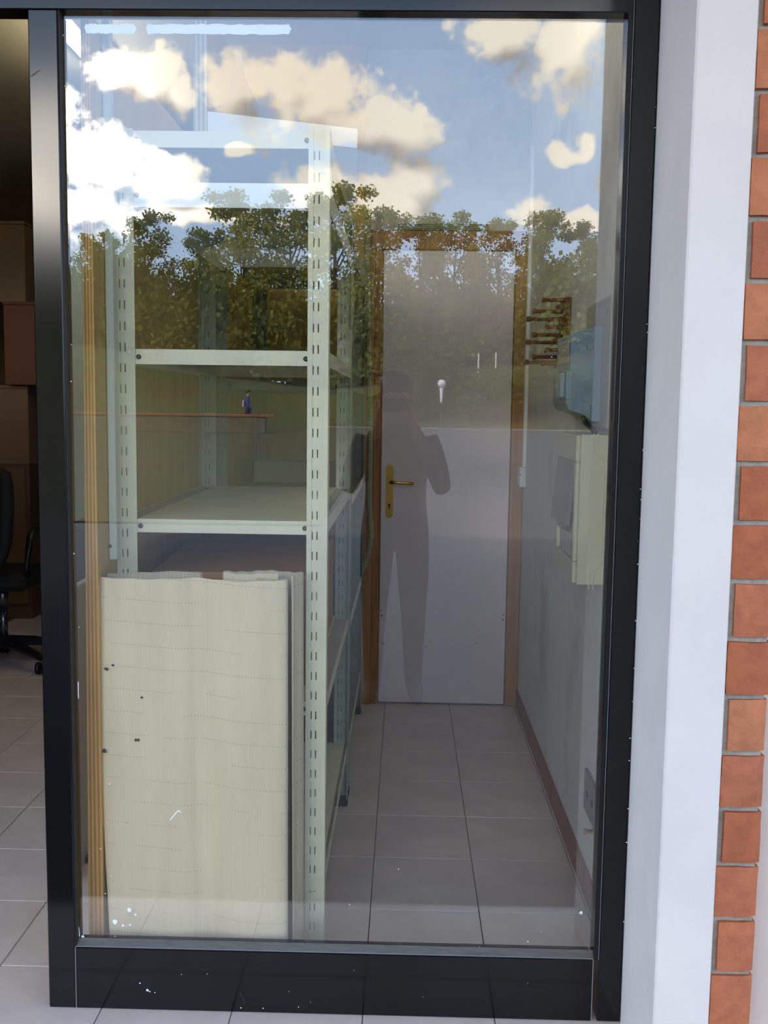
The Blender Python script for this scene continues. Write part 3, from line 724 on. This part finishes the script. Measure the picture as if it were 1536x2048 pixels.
# electricity meter and its board
bd = MB().box(.5225, WALL_X - .0005, 2.66, 3.02, 1.355, 1.70, bev=.003).build('backing_board', M_GREY); tag(bd, 'grey backing board on the wall behind the blue-grey meter', 'board')
mt = thing('electricity_meter', 'blue-grey electricity meter box above the cream fuse box', 'meter', (.48, 2.85, 1.37))
b = MB(); b.prism([(.438, 1.605), (.5215, 1.628), (.5215, 1.372), (.50, 1.372), (.482, 1.388), (.438, 1.402), (.43, 1.42), (.43, 1.505), (.438, 1.506)], 'y', 2.755, 3.00)
b.build('housing', M_METER, mt)
MB().prism([(.428, 1.503), (.443, 1.503), (.443, 1.432), (.428, 1.432)], 'y', 2.751, 2.90).build('terminal_cover', M_METER_C, mt)
MB().box(.4155, .4275, 2.77, 2.86, 1.436, 1.50, bev=.002).build('button', M_METER_C, mt)
MB().box(.4355, .4378, 2.78, 2.95, 1.53, 1.59, bev=.001).build('display', mat('display', 'b8b49c', .3), mt)
MB().box(.4960, .4970, 2.7535, 2.756, 1.376, 1.415).build('seam', M_DARK, mt)
tag(MB().tube([(.483, 2.80, 1.386), (.492, 2.80, 1.368), (.508, 2.80, 1.352), (.520, 2.795, 1.338), (.523, 2.79, 1.334)], .007, 8).build('meter_cable', M_BLKPL), 'short dark cable looping from the meter to the fuse box', 'cable')
# wooden peg rack further along the wall
pr = thing('peg_rack', 'brown wooden rack of turned pegs on the wall beyond the meter', 'rack', (.54, 3.48, 1.62))
for yy in (3.44, 3.52, 3.60):
    MB().box(.531, WALL_X - .0005, yy, yy + .03, 1.515 + .02 * (yy > 3.5), 1.775 - .05 * (yy > 3.5), bev=.003).build('back_slat', M_PEG, pr)
for z in (1.545, 1.735): MB().box(.521, .5308, 3.42, 3.66, z, z + .03, bev=.003).build('cross_bar', M_PEG, pr)
for (yy, z, ln) in ((3.455, 1.765, .085), (3.535, 1.735, .105), (3.615, 1.715, .115), (3.455, 1.70, .06), (3.455, 1.675, .07), (3.535, 1.655, .105), (3.615, 1.635, .115), (3.455, 1.635, .05), (3.455, 1.60, .07), (3.535, 1.58, .10), (3.615, 1.565, .12), (3.455, 1.555, .08)):
    MB().lathe([(.009, .0), (.007, -ln * .3), (.0062, -ln * .8), (.010, -ln * .92), (.010, -ln * .98), (.005, -ln)], (.531, yy, z), 10, axis='x').build('peg', M_PEG, pr, True)
# low socket plate and brass tap stub near the glass
skt = thing('wall_socket', 'dark grey wall socket low on the passage wall', 'socket', (.54, 2.80, .29))
MB().box(.5365, WALL_X - .0003, 2.62, 2.875, .245, .365, bev=.002).build('socket_plate', mat('socket_grey', '56565a', .4), skt)
for yy in (2.68, 2.75, 2.82): MB().disc((.5363, yy, .305), .012, axis='x', jit=0).build('socket_hole', M_DARK, skt)
tag(MB().lathe([(.011, 0), (.011, -.006), (.006, -.008), (.006, -.022), (.008, -.024), (.008, -.03)], (WALL_X, 2.735, .232), 12, axis='x').build('pipe_stub', M_BRASS), 'short brass pipe stub poking from the wall under the socket', 'pipe')

# ------------------------------------------------------------------ shop behind the open doorway
ch = thing('office_chair', 'black fabric office chair in the dark shop by the post', 'chair', (-2.12, 5.25, 0))
b = MB(); nu, nv = 9, 9; vs = []
for iv in range(nv):
    for iu in range(nu):
        u = -1 + 2 * iu / (nu - 1); v = -1 + 2 * iv / (nv - 1)
        w = .215 * (1 - .10 * max(0, v) ** 4 - .25 * max(0, -v) ** 3)
        xx = u * w; zz = .82 + v * .255 - .03 * abs(u) ** 4 * (1 if v > 0 else 0)
        vs.append((-2.18 + xx, 5.02 + .05 * u * u * -1 + .03 * v, zz))
nn = len(vs); vs += [(x, y + .06, z) for x, y, z in vs]
fs = [(iv * nu + iu, iv * nu + iu + 1, (iv + 1) * nu + iu + 1, (iv + 1) * nu + iu) for iv in range(nv - 1) for iu in range(nu - 1)]
fs += [tuple(nn + q for q in f[::-1]) for f in fs]
rim = [iu for iu in range(nu)] + [iv * nu + nu - 1 for iv in range(1, nv)] + [(nv - 1) * nu + iu for iu in range(nu - 2, -1, -1)] + [iv * nu for iv in range(nv - 2, 0, -1)]
fs += [(rim[k], rim[(k + 1) % len(rim)], nn + rim[(k + 1) % len(rim)], nn + rim[k]) for k in range(len(rim))]
b.add(vs, fs); b.build('backrest', M_BLACK, ch, True)
MB().box(-2.40, -1.93, 5.06, 5.50, .43, .52, bev=.03).build('seat', M_BLACK, ch)
MB().box(-2.22, -2.12, 5.10, 5.16, .40, .70, bev=.01).build('back_bracket', M_BLKPL, ch)
for s_, x in ((1, -1.955), (-1, -2.375)):
    MB().tube([(x, 5.14, .47), (x + .02 * s_, 5.12, .56), (x + .025 * s_, 5.14, .70), (x + .02 * s_, 5.2, .735), (x + .02 * s_, 5.36, .735), (x + .02 * s_, 5.42, .69), (x, 5.40, .50)], .018, 8).build('armrest', M_BLKPL, ch, True)
MB().tube([(-2.12, 5.25, .43), (-2.12, 5.25, .32)], .028, 12).tube([(-2.12, 5.25, .32), (-2.12, 5.25, .14)], .022, 12).build('gas_lift', M_CHROME, ch, True)
for k in range(5):
    a = -.55 + k * 2 * math.pi / 5; dx, dy = math.cos(a), math.sin(a)
    lg = MB().tube([(-2.12, 5.25, .135), (-2.12 + .16 * dx, 5.25 + .16 * dy, .115), (-2.12 + .30 * dx, 5.25 + .30 * dy, .085)], [.032, .026, .018], 8).build('base_leg', M_BLKPL, ch)
    cx_, cy_ = -2.12 + .30 * dx, 5.25 + .30 * dy
    MB().lathe([(.012, -.03), (.032, -.026), (.032, -.006), (.01, -.004), (.01, .004), (.032, .006), (.032, .026), (.012, .03)], (cx_, cy_, .0325), 14, axis='x').build('caster', M_BLKPL, lg, True)
cab = thing('wall_cabinet', 'plain brown cabinet stack standing in the dark shop', 'cabinet', (-2.7, 6.6, 0))
MB().box(-3.3, -2.40, 6.42, 6.9, .002, 1.0).build('carcass', mat('brown_laminate', '6b4a30', .55), cab)
MB().box(-3.3, -2.425, 6.40, 6.42, .1, .98, bev=.004).build('cabinet_door', mat('brown_laminate2', '7a5a3c', .55), cab)
def shop_box(x0, x1, z0, z1, y0, label, col):
    o = thing('storage_box', label, 'box', ((x0 + x1) / 2, y0 + .2, z0), 'storage boxes stacked in the shop')
    MB().box(x0, x1, y0, y0 + .4, z0 + .001, z1, bev=.004).build('box_body', mat('box_' + col, col, .75), o)
    MB().box(x0 - .004, x1 + .004, y0 - .004, y0 + .404, z1 + .0002, z1 + .02, bev=.003).build('lid', mat('boxlid_' + col, col, .7), o)
shop_box(-2.95, -2.40, 1.0, 1.483, 6.42, 'pale brown storage box at the bottom of the shop stack', '85664c')
shop_box(-2.52, -2.20, 1.504, 2.0, 6.36, 'dark red-brown storage box jutting out in the middle of the stack', '6a3f2a')
shop_box(-3.0, -2.40, 2.021, 2.5, 6.42, 'tan storage box on top of the shop stack', '80684a')
MB_ = MB().box(-2.40, -.75, 6.9, 6.96, 0, 3.0).build('wall_shop', mat('dark_partition', '4a3826', .8)); tag(MB_, kind='structure'); MB_.name = 'wall_inner'
lmp = thing('strip_light', 'lit fluorescent strip light on the shop ceiling', 'lamp', (-1.45, 4.3, 2.95))
MB().box(-1.50, -1.38, 3.7, 5.1, 2.95, 3.0, bev=.005).build('lamp_housing', M_PLASTIC, lmp)
MB().tube([(-1.44, 3.75, 2.925), (-1.44, 5.05, 2.925)], .02, 10).build('tube', emit_mat('lamp_tube', 'fff2cc', 22), lmp)
passage_fill = thing('strip_light', 'added strip light on the passage ceiling, out of view, brightening the passage', 'lamp', (.15, 2.9, 2.95))  # lamp out of view, put in to lift the brightness of the passage
MB().box(.09, .21, 2.45, 3.40, 2.95, 3.0, bev=.005).build('lamp_housing', M_PLASTIC, passage_fill)
MB().tube([(.15, 2.5, 2.925), (.15, 3.35, 2.925)], .02, 10).build('tube', emit_mat('lamp_tube', 'fff0d0', 11), passage_fill)
MB().box(-3.6, -3.0, 3.4, 6.0, 2.955, 3.0).build('ceiling_beam', M_SHOPWALL, cl)

# ================================================================== THE PLACE THE GLASS REFLECTS
grd = struct('ground', (0, -20, 0), 'pale car park surface in front of the shop')
def grid(fn, x0, x1, nx, y0, y1, ny, m_, name, parent=None):
    vs = []; fs = []
    for j in range(ny + 1):
        for i in range(nx + 1):
            x = x0 + (x1 - x0) * i / nx; y = y0 + (y1 - y0) * j / ny; vs.append((x, y, fn(x, y)))
    for j in range(ny):
        for i in range(nx):
            a = j * (nx + 1) + i; fs.append((a, a + 1, a + nx + 2, a + nx + 1))
    return MB().add(vs, fs).build(name, m_, parent, True)
def lot(x, y): return max(0.0, (-4 - y) / 36.0 * .42) - .012
grid(lot, -60, 60, 12, -40.2, 1.72, 24, M_ASPH, 'lot_surface', grd)
MB().box(-4.0, 60, -40.5, -40.2, .2, .46, bev=.02).build('kerb', mat('kerb', '8a8680', .9), grd)
def bank(x, y):
    t = max(0, min(1, (-40.5 - y) / 9)); t = t * t * (3 - 2 * t)
    hl = 1.7 - .19 * (x + 5) if x < -5 else 1.7 + .16 * (x + 5)
    return .42 + t * min(4.4, hl) + .12 * math.sin(x * .7) * t
bk = grid(bank, -60, 60, 60, -90, -40.4, 40, M_GRASS, 'grass_bank', grd)
grid(lambda x, y: lot(x, y) + .02, -60, -1.0, 10, -40.3, -7.0, 12, mat('dark_grass', '4c5230', .95, 0, 0, .4, col2='5a4c30'), 'grass_strip', grd)
gw = thing('garden_wall', 'low stone wall with brick coping across the lot', 'wall', (-20, -33.2, .33))
MB().box(-45, -5.2, -33.3, -33.0, .25, .93).build('wall_body', M_STONE, gw)
x = -45
cop = None
while x < -5.2:
    if cop is None: cop = o = MB().box(0, .54, -33.34, -32.96, .93, 1.03, bev=.01).build('coping_stone', M_COPING, gw)
    else: o = cop.copy(); COL.objects.link(o)
    o.location.x += 0; o.location = Vector((x, 0, 0)) ; x += .55

# trees
def tree_mesh(seed, H, R):
    r = np.random.default_rng(seed)
    tr = MB(); tr.tube([(0, 0, -.3), (.1, .05, H * .25), (-.1, .1, H * .5), (.05, 0, H * .8)], [.22, .17, .12, .04], 7)
    cents = []
    nb = 26
    for k in range(nb):
        a = r.uniform(0, 2 * math.pi); t = (k + .5) / nb; z = H * (.20 + .74 * t)
        rad = R * (math.sin(math.pi * min(1, .22 + .78 * (1 - t) ** .8 + .02)) * .55 + .35) * r.uniform(.45, 1.0)
        if t > .85: rad *= .5
        cents.append((rad * math.cos(a), rad * math.sin(a), z, r.uniform(.55, 1.0) * (1.25 - .6 * t)))
        if k % 2 == 0: tr.tube([(0, 0, z * .75), (rad * .5 * math.cos(a), rad * .5 * math.sin(a), z * .88), (rad * math.cos(a), rad * math.sin(a), z)], [.06, .04, .015], 5)
    for k in range(7):
        a = r.uniform(0, 2 * math.pi); rr = R * r.uniform(.1, .6)
        cents.append((rr * math.cos(a), rr * math.sin(a), H * r.uniform(.93, 1.03), .38))
    pts = []
    for (x, y, z, q) in cents:
        n = int(420 * q * q) + 90
        d = r.normal(size=(n, 3)); d /= np.linalg.norm(d, axis=1)[:, None]
        rad = (r.uniform(0, 1, n) ** .5)[:, None]
        pts.append(np.array([x, y, z]) + d * rad * np.array([1.3, 1.3, 1.0]) * q * 1.2 * r.uniform(.75, 1.25, n)[:, None])
    p = np.vstack(pts); n = len(p)
    a = r.normal(size=(n, 3)); a /= np.linalg.norm(a, axis=1)[:, None]
    b = np.cross(a, r.normal(size=(n, 3))); b /= np.linalg.norm(b, axis=1)[:, None]
    sz = r.uniform(.06, .135, n)[:, None]
    a = a * sz; b = b * sz * .75
    v = np.stack([p - a, p - b, p + a, p + b], 1).reshape(-1, 3)
    f = np.arange(4 * n).reshape(-1, 4)
    me = bpy.data.meshes.new('foliage'); me.from_pydata(v.tolist(), [], f.tolist()); me.materials.append(M_LEAF)
    return tr, me
protos = []
TREES = [(-23.5, -52, 12.0), (-20.3, -51, 10.9), (-17.2, -53, 10.6), (-14.2, -51, 11.4), (-11.6, -53.5, 10.8), (-8.9, -51, 12.4), (-6.6, -53, 12.6), (-4.0, -51.5, 12.9), (-1.6, -53, 12.2), (.6, -51, 11.2), (2.6, -53, 11.8), (4.8, -51.5, 11.3), (7.2, -52, 11.9), (9.6, -53, 11.4), (12.2, -51, 12.0), (15.2, -53, 11.4)]
KIND = ['broad', 'slender', 'bushy', 'open-topped']
prot = []
for i, (x, y, top) in enumerate(TREES):
    k = i % 4; gz = bank(x, y)
    if k == i:
        o = thing('tree', '', 'tree', (0, 0, 0), 'row of trees beyond the car park')
        tr, me = tree_mesh(20 + k, 10.0, 2.3 + .25 * k)
        tr.build('trunk', M_TRUNK, o)
        fo = bpy.data.objects.new('foliage', me); COL.objects.link(fo); fo.parent = o; fo['kind'] = 'stuff'
        prot.append(o)
    else:
        o = copy_tree(prot[k])
    o.location = (x, y, gz); s_ = (top - gz) / 10.2
    o.scale = (s_ * random.uniform(.95, 1.15), s_ * random.uniform(.95, 1.15), s_); o.rotation_euler = (0, 0, random.uniform(0, 6.28))
    ordn = ['first', 'second', 'third', 'fourth', 'fifth', 'sixth', 'seventh', 'eighth', 'ninth', 'tenth', 'eleventh', 'twelfth', 'thirteenth', 'fourteenth', 'fifteenth', 'sixteenth'][i]
    o['label'] = '%s green tree mirrored in the glass, %s from the post end of its row' % (KIND[k], ordn)
# undergrowth
def bush_mesh(seed):
    r = np.random.default_rng(seed); n = 5200
    c = np.array([(r.uniform(-1.7, 1.7), r.uniform(-.8, .8), r.uniform(.5, 2.6)) for _ in range(16)])
    p = c[r.integers(0, 16, n)] + r.normal(size=(n, 3)) * np.array([.45, .4, .38])
    p[:, 2] = np.maximum(p[:, 2], .05)
    a = r.normal(size=(n, 3)); a /= np.linalg.norm(a, axis=1)[:, None]
    b = np.cross(a, r.normal(size=(n, 3))); b /= np.linalg.norm(b, axis=1)[:, None]
    a *= .12; b *= .09
    v = np.stack([p - a, p - b, p + a, p + b], 1).reshape(-1, 3)
    me = bpy.data.meshes.new('foliage'); me.from_pydata(v.tolist(), [], np.arange(4 * n).reshape(-1, 4).tolist()); me.materials.append(M_LEAF2)
    return me
bm0 = None
for i in range(15):
    x = -24 + i * 2.75; y = -49.6 - (i % 2) * 1.4
    if bm0 is None:
        o = thing('bush', '', 'bush', (0, 0, 0), 'undergrowth below the trees')
        fo = bpy.data.objects.new('foliage', bush_mesh(5)); COL.objects.link(fo); fo.parent = o; fo['kind'] = 'stuff'
        MB().tube([(0, 0, -.2), (.05, 0, .7), (.3, 0, 1.4)], [.06, .05, .02], 6).build('stem', M_TRUNK, o); bm0 = o
    else: o = copy_tree(bm0)
    o.location = (x, y, bank(x, y) - .05); o.rotation_euler = (0, 0, random.uniform(0, 6.28)); s_ = random.uniform(.9, 1.35); o.scale = (s_ * 1.15, s_, s_ * random.uniform(1.0, 1.5))
    o['label'] = 'dark green bush under the mirrored trees, %s from the post end' % ['first', 'second', 'third', 'fourth', 'fifth', 'sixth', 'seventh', 'eighth', 'ninth', 'tenth', 'eleventh', 'twelfth', 'thirteenth', 'fourteenth', 'fifteenth'][i]
for i in range(6):
    o = copy_tree(bm0); x = -.4 + i * 2.1; y = -42.6 - (i % 2) * .9
    o.location = (x, y, bank(x, y) - .05); o.rotation_euler = (0, 0, random.uniform(0, 6.28)); o.scale = (.8, .7, random.uniform(.55, .75))
    o['label'] = 'low leafy bush by the kerb near the globe lamp, %s from the lamp pole' % ['first', 'second', 'third', 'fourth', 'fifth', 'sixth'][i]
    o['group'] = 'low bushes along the kerb'
for i in range(12):
    o = copy_tree(bm0); x = -27 + i * 3.6; y = -57.5 - (i % 2) * 1.2
    o.location = (x, y, bank(x, y) - .1); o.rotation_euler = (0, 0, random.uniform(0, 6.28)); o.scale = (1.5, 1.3, random.uniform(1.3, 1.7))
    o['label'] = 'tall dark thicket bush behind the mirrored tree trunks, %s from the post end' % ['first', 'second', 'third', 'fourth', 'fifth', 'sixth', 'seventh', 'eighth', 'ninth', 'tenth', 'eleventh', 'twelfth'][i]
    o['group'] = 'thicket behind the trees'
# globe lamp and two white posts
lp = thing('street_lamp', 'white globe park lamp mirrored on the white door', 'lamp', (1.52, -40.0, .4))
MB().tube([(1.52, -40, .38), (1.52, -40, 1.6)], .035, 8).build('pole', mat('lamp_pole', '4c4c4a', .5), lp)
MB().lathe([(.04, 0), (.06, .3), (.085, .62), (.06, .64)], (1.52, -40, 1.58), 14).build('collar', M_PLASTIC, lp)
MB().lathe([(.02, -.18), (.10, -.155), (.16, -.08), (.18, 0), (.16, .08), (.10, .155), (.02, .18)], (1.52, -40, 2.39), 18).build('globe', mat('globe_white', 'f4f4f2', .3), lp, True)
for i, x in enumerate((3.62, 4.5)):
    z0 = bank(x, -47.5)
    t = thing('white_post', ['white post on the bank nearer the globe lamp', 'white post on the bank farther from the globe lamp'][i], 'post', (x, -47.5, z0), 'white posts on the bank')
    MB().box(x - .04, x + .04, -47.53, -47.47, z0 - .05, z0 + .9, bev=.01).build('post_body', M_WHITE, t)
    MB().box(x - .045, x + .045, -47.535, -47.465, z0 + .9, z0 + .94, bev=.01).build('post_cap', M_PLASTIC, t)

# ------------------------------------------------------------------ people
def figure(name, label, joints, edges, zones, loc, rot, scale=1.0):
    """one continuous skinned body; zones(center)->material index"""
    me = bpy.data.meshes.new('body'); idx = {k: i for i, k in enumerate(joints)}
    me.from_pydata([joints[k][0] for k in joints], [(idx[a], idx[b]) for a, b in edges], [])
    o = bpy.data.objects.new('body_src', me); COL.objects.link(o)
    sk = o.modifiers.new('skin', 'SKIN'); sk.use_smooth_shade = True
    for i, k in enumerate(joints):
        r_ = joints[k][1]; sv = me.skin_vertices[0].data[i]
        sv.radius = r_ if hasattr(r_, '__len__') else (r_, r_); sv.use_root = (k == 'pelvis')
    sb = o.modifiers.new('sub', 'SUBSURF'); sb.levels = 2; sb.render_levels = 2
    dg = bpy.context.evaluated_depsgraph_get(); dg.update()
    nm = bpy.data.meshes.new_from_object(o.evaluated_get(dg)); bpy.data.objects.remove(o)
    nm.materials.clear()
    for q in zones[1]: nm.materials.append(q)
    for p in nm.polygons: p.material_index = zones[0](p.center); p.use_smooth = True
    root = thing(name, label, 'person', loc); root.rotation_euler = (0, 0, rot); root.scale = (scale,) * 3
    b = bpy.data.objects.new('body', nm); COL.objects.link(b); b.parent = root
    return root
def local(mb, name, m_, root, smooth=True):
    o = mb.build(name, m_, None, smooth); o.parent = root; return o
def face(root, hx, hy, hz, hair_m):
    """eyes, nose, mouth, ears, hair on a head whose centre is given; face looks along +y"""
    def ell(c, r, n=10):
        b = MB(); pr = [(max(.001, math.sin(math.pi * k / n)), -math.cos(math.pi * k / n)) for k in range(n + 1)]
        b.lathe(pr, (0, 0, 0), 14)
        b.v = [(c[0] + x * r[0], c[1] + y * r[1], c[2] + z * r[2]) for x, y, z in b.v]; return b
    for s_ in (-1, 1):
        local(ell((hx + s_ * .031, hy + .083, hz + .008), (.012, .008, .008)), 'eye', M_EYE, root)
        local(ell((hx + s_ * .031, hy + .090, hz + .008), (.005, .003, .005)), 'pupil', M_DARK, root)
        local(ell((hx + s_ * .076, hy - .005, hz - .005), (.010, .020, .032)), 'ear', M_SKIN, root)
    b = MB(); b.prism([(hy + .082, hz + .012), (hy + .112, hz - .028), (hy + .086, hz - .036)], 'x', hx - .013, hx + .013); local(b, 'nose', M_SKIN, root, False)
    local(ell((hx, hy + .086, hz - .055), (.022, .007, .007)), 'mouth', M_LIPS, root)
    local(ell((hx, hy - .030, hz + .048), (.083, .094, .086)), 'hair', hair_m, root)
J = {'pelvis': ((0, 0, .92), (.155, .115)), 'waist': ((0, .0, 1.06), (.145, .105)), 'chest': ((0, -.01, 1.25), (.165, .115)), 'neck0': ((0, .0, 1.40), (.07, .065)), 'neck': ((0, .02, 1.47), (.055, .055)), 'head': ((0, .04, 1.56), (.078, .092)), 'crown': ((0, .03, 1.64), (.062, .075))}
E_ = [('pelvis', 'waist'), ('waist', 'chest'), ('chest', 'neck0'), ('neck0', 'neck'), ('neck', 'head'), ('head', 'crown')]
for s_, n in ((-1, 'l'), (1, 'r')):
    J.update({n + 'hip': ((s_ * .085, 0, .86), (.095, .10)), n + 'knee': ((s_ * .095, .015, .48), (.062, .066)), n + 'ank': ((s_ * .10, -.01, .09), (.042, .046)), n + 'ball': ((s_ * .115, .09, .045), (.042, .036)), n + 'toe': ((s_ * .12, .155, .035), (.036, .030)),
              n + 'sh': ((s_ * .17, .0, 1.345), (.062, .062)), n + 'elb': ((s_ * .225, .10, 1.10), (.045, .045)), n + 'wr': ((s_ * .082, .262, 1.335), (.028, .028)), n + 'palm': ((s_ * .066, .296, 1.372), (.026, .020))})
    E_ += [('pelvis', n + 'hip'), (n + 'hip', n + 'knee'), (n + 'knee', n + 'ank'), (n + 'ank', n + 'ball'), (n + 'ball', n + 'toe'), ('chest', n + 'sh'), (n + 'sh', n + 'elb'), (n + 'elb', n + 'wr'), (n + 'wr', n + 'palm')]
    for k, (dx, dz) in enumerate(((.012, .052), (.018, .036), (.020, .018), (.018, .0))):
        J[n + 'f%d' % k] = ((s_ * (.066 + dx * .9), .322, 1.372 + dz), (.0095, .0095)); J[n + 'g%d' % k] = ((s_ * (.060 + dx * .3), .345 - .002 * k, 1.374 + dz), (.008, .008))
        E_ += [(n + 'palm', n + 'f%d' % k), (n + 'f%d' % k, n + 'g%d' % k)]
    J[n + 't0'] = ((s_ * .048, .288, 1.392), (.0105, .0105)); J[n + 't1'] = ((s_ * .042, .300, 1.412), (.009, .009)); E_ += [(n + 'palm', n + 't0'), (n + 't0', n + 't1')]
for k in list(J):
    if not (k[1:3] in ('wr', 'pa') or k[1] in 'fgt' and k[2:].isdigit()):
        p, r_ = J[k]; J[k] = ((p[0], p[1], p[2] * .935), r_)
def zones(c):
    if c.z < .095: return 3
    if c.z < .87: return 2
    if c.z > 1.355 and abs(c.x) < .14 or c.y > .262: return 0
    return 1
ph = figure('person', 'person in dark clothes photographing the window, mirrored faintly on the door', J, E_, (zones, [M_SKIN, M_JACKET, M_JEANS, M_RUBBER]), (-.045, -.375, -.024), 0.0)
face(ph, 0, .05, 1.475, M_HAIR)
pn = thing('phone', 'dark phone held up in both hands by the photographer', 'phone', (-.03, -.045, 1.40))
MB().box(-.105, .021, -.052, -.043, 1.378, 1.440, bev=.004).build('phone_body', M_BLKPL, pn)
MB().box(-.098, .014, -.0526, -.0521, 1.382, 1.436).build('screen', mat('screen', '20242a', .1), pn)
MB().lathe([(.005, 0), (.005, .0012)], (-.0, -.043, 1.4061), 12, axis='y').build('lens', M_DARK, pn)

J2 = {'pelvis': ((0, 0, .90), (.15, .11)), 'waist': ((0, .0, 1.05), (.14, .10)), 'chest': ((0, .0, 1.25), (.17, .115)), 'neck0': ((0, .0, 1.40), (.07, .065)), 'neck': ((0, .02, 1.47), (.055, .055)), 'head': ((0, .045, 1.57), (.078, .092)), 'crown': ((0, .04, 1.65), (.062, .075))}
E2 = [('pelvis', 'waist'), ('waist', 'chest'), ('chest', 'neck0'), ('neck0', 'neck'), ('neck', 'head'), ('head', 'crown')]
for s_, n in ((-1, 'l'), (1, 'r')):
    st = .16 * s_
    J2.update({n + 'hip': ((s_ * .085, 0, .85), (.095, .10)), n + 'knee': ((s_ * .09, st * .6 + .05, .48), (.062, .066)), n + 'ank': ((s_ * .09, st, .09), (.042, .046)), n + 'ball': ((s_ * .10, st + .10, .045), (.042, .036)), n + 'toe': ((s_ * .105, st + .16, .035), (.036, .03)),
               n + 'sh': ((s_ * .185, .0, 1.345), (.062, .062)), n + 'elb': ((s_ * .225, -st * .4, 1.07), (.045, .045)), n + 'wr': ((s_ * .215, -st * .4 + .16, .92), (.03, .03)), n + 'palm': ((s_ * .212, -st * .4 + .21, .86), (.028, .02))})
    E2 += [('pelvis', n + 'hip'), (n + 'hip', n + 'knee'), (n + 'knee', n + 'ank'), (n + 'ank', n + 'ball'), (n + 'ball', n + 'toe'), ('chest', n + 'sh'), (n + 'sh', n + 'elb'), (n + 'elb', n + 'wr'), (n + 'wr', n + 'palm')]
    for k in range(4):
        J2[n + 'f%d' % k] = ((s_ * .21, -st * .4 + .20 + .014 * k, .80 - .004 * (k % 3)), (.009, .009)); E2.append((n + 'palm', n + 'f%d' % k))
    J2[n + 't'] = ((s_ * .185, -st * .4 + .24, .84), (.010, .010)); E2.append((n + 'palm', n + 't'))
def zones2(c):
    if c.z < .095: return 3
    if c.z < .95 and abs(c.x) < .19: return 2
    if c.z > 1.45 or (c.z < .91 and abs(c.x) > .185): return 0
    return 1
wk = figure('person', 'small distant person in a blue top and dark trousers walking, mirrored below the upper shelf', J2, E2, (zones2, [M_SKIN, M_BLUE, mat('dark_navy', '1c2240', .9), M_RUBBER]), (-6.1, -34.6, lot(0, -34.6) + .0), -math.pi / 2, .93)
face(wk, 0, .055, 1.585, M_HAIR)
bp = MB().box(-.13, .13, -.20, -.115, 1.0, 1.30, bev=.03); local(bp, 'pale_bag', mat('pale_bag', 'd8b8c0', .7), wk, False)
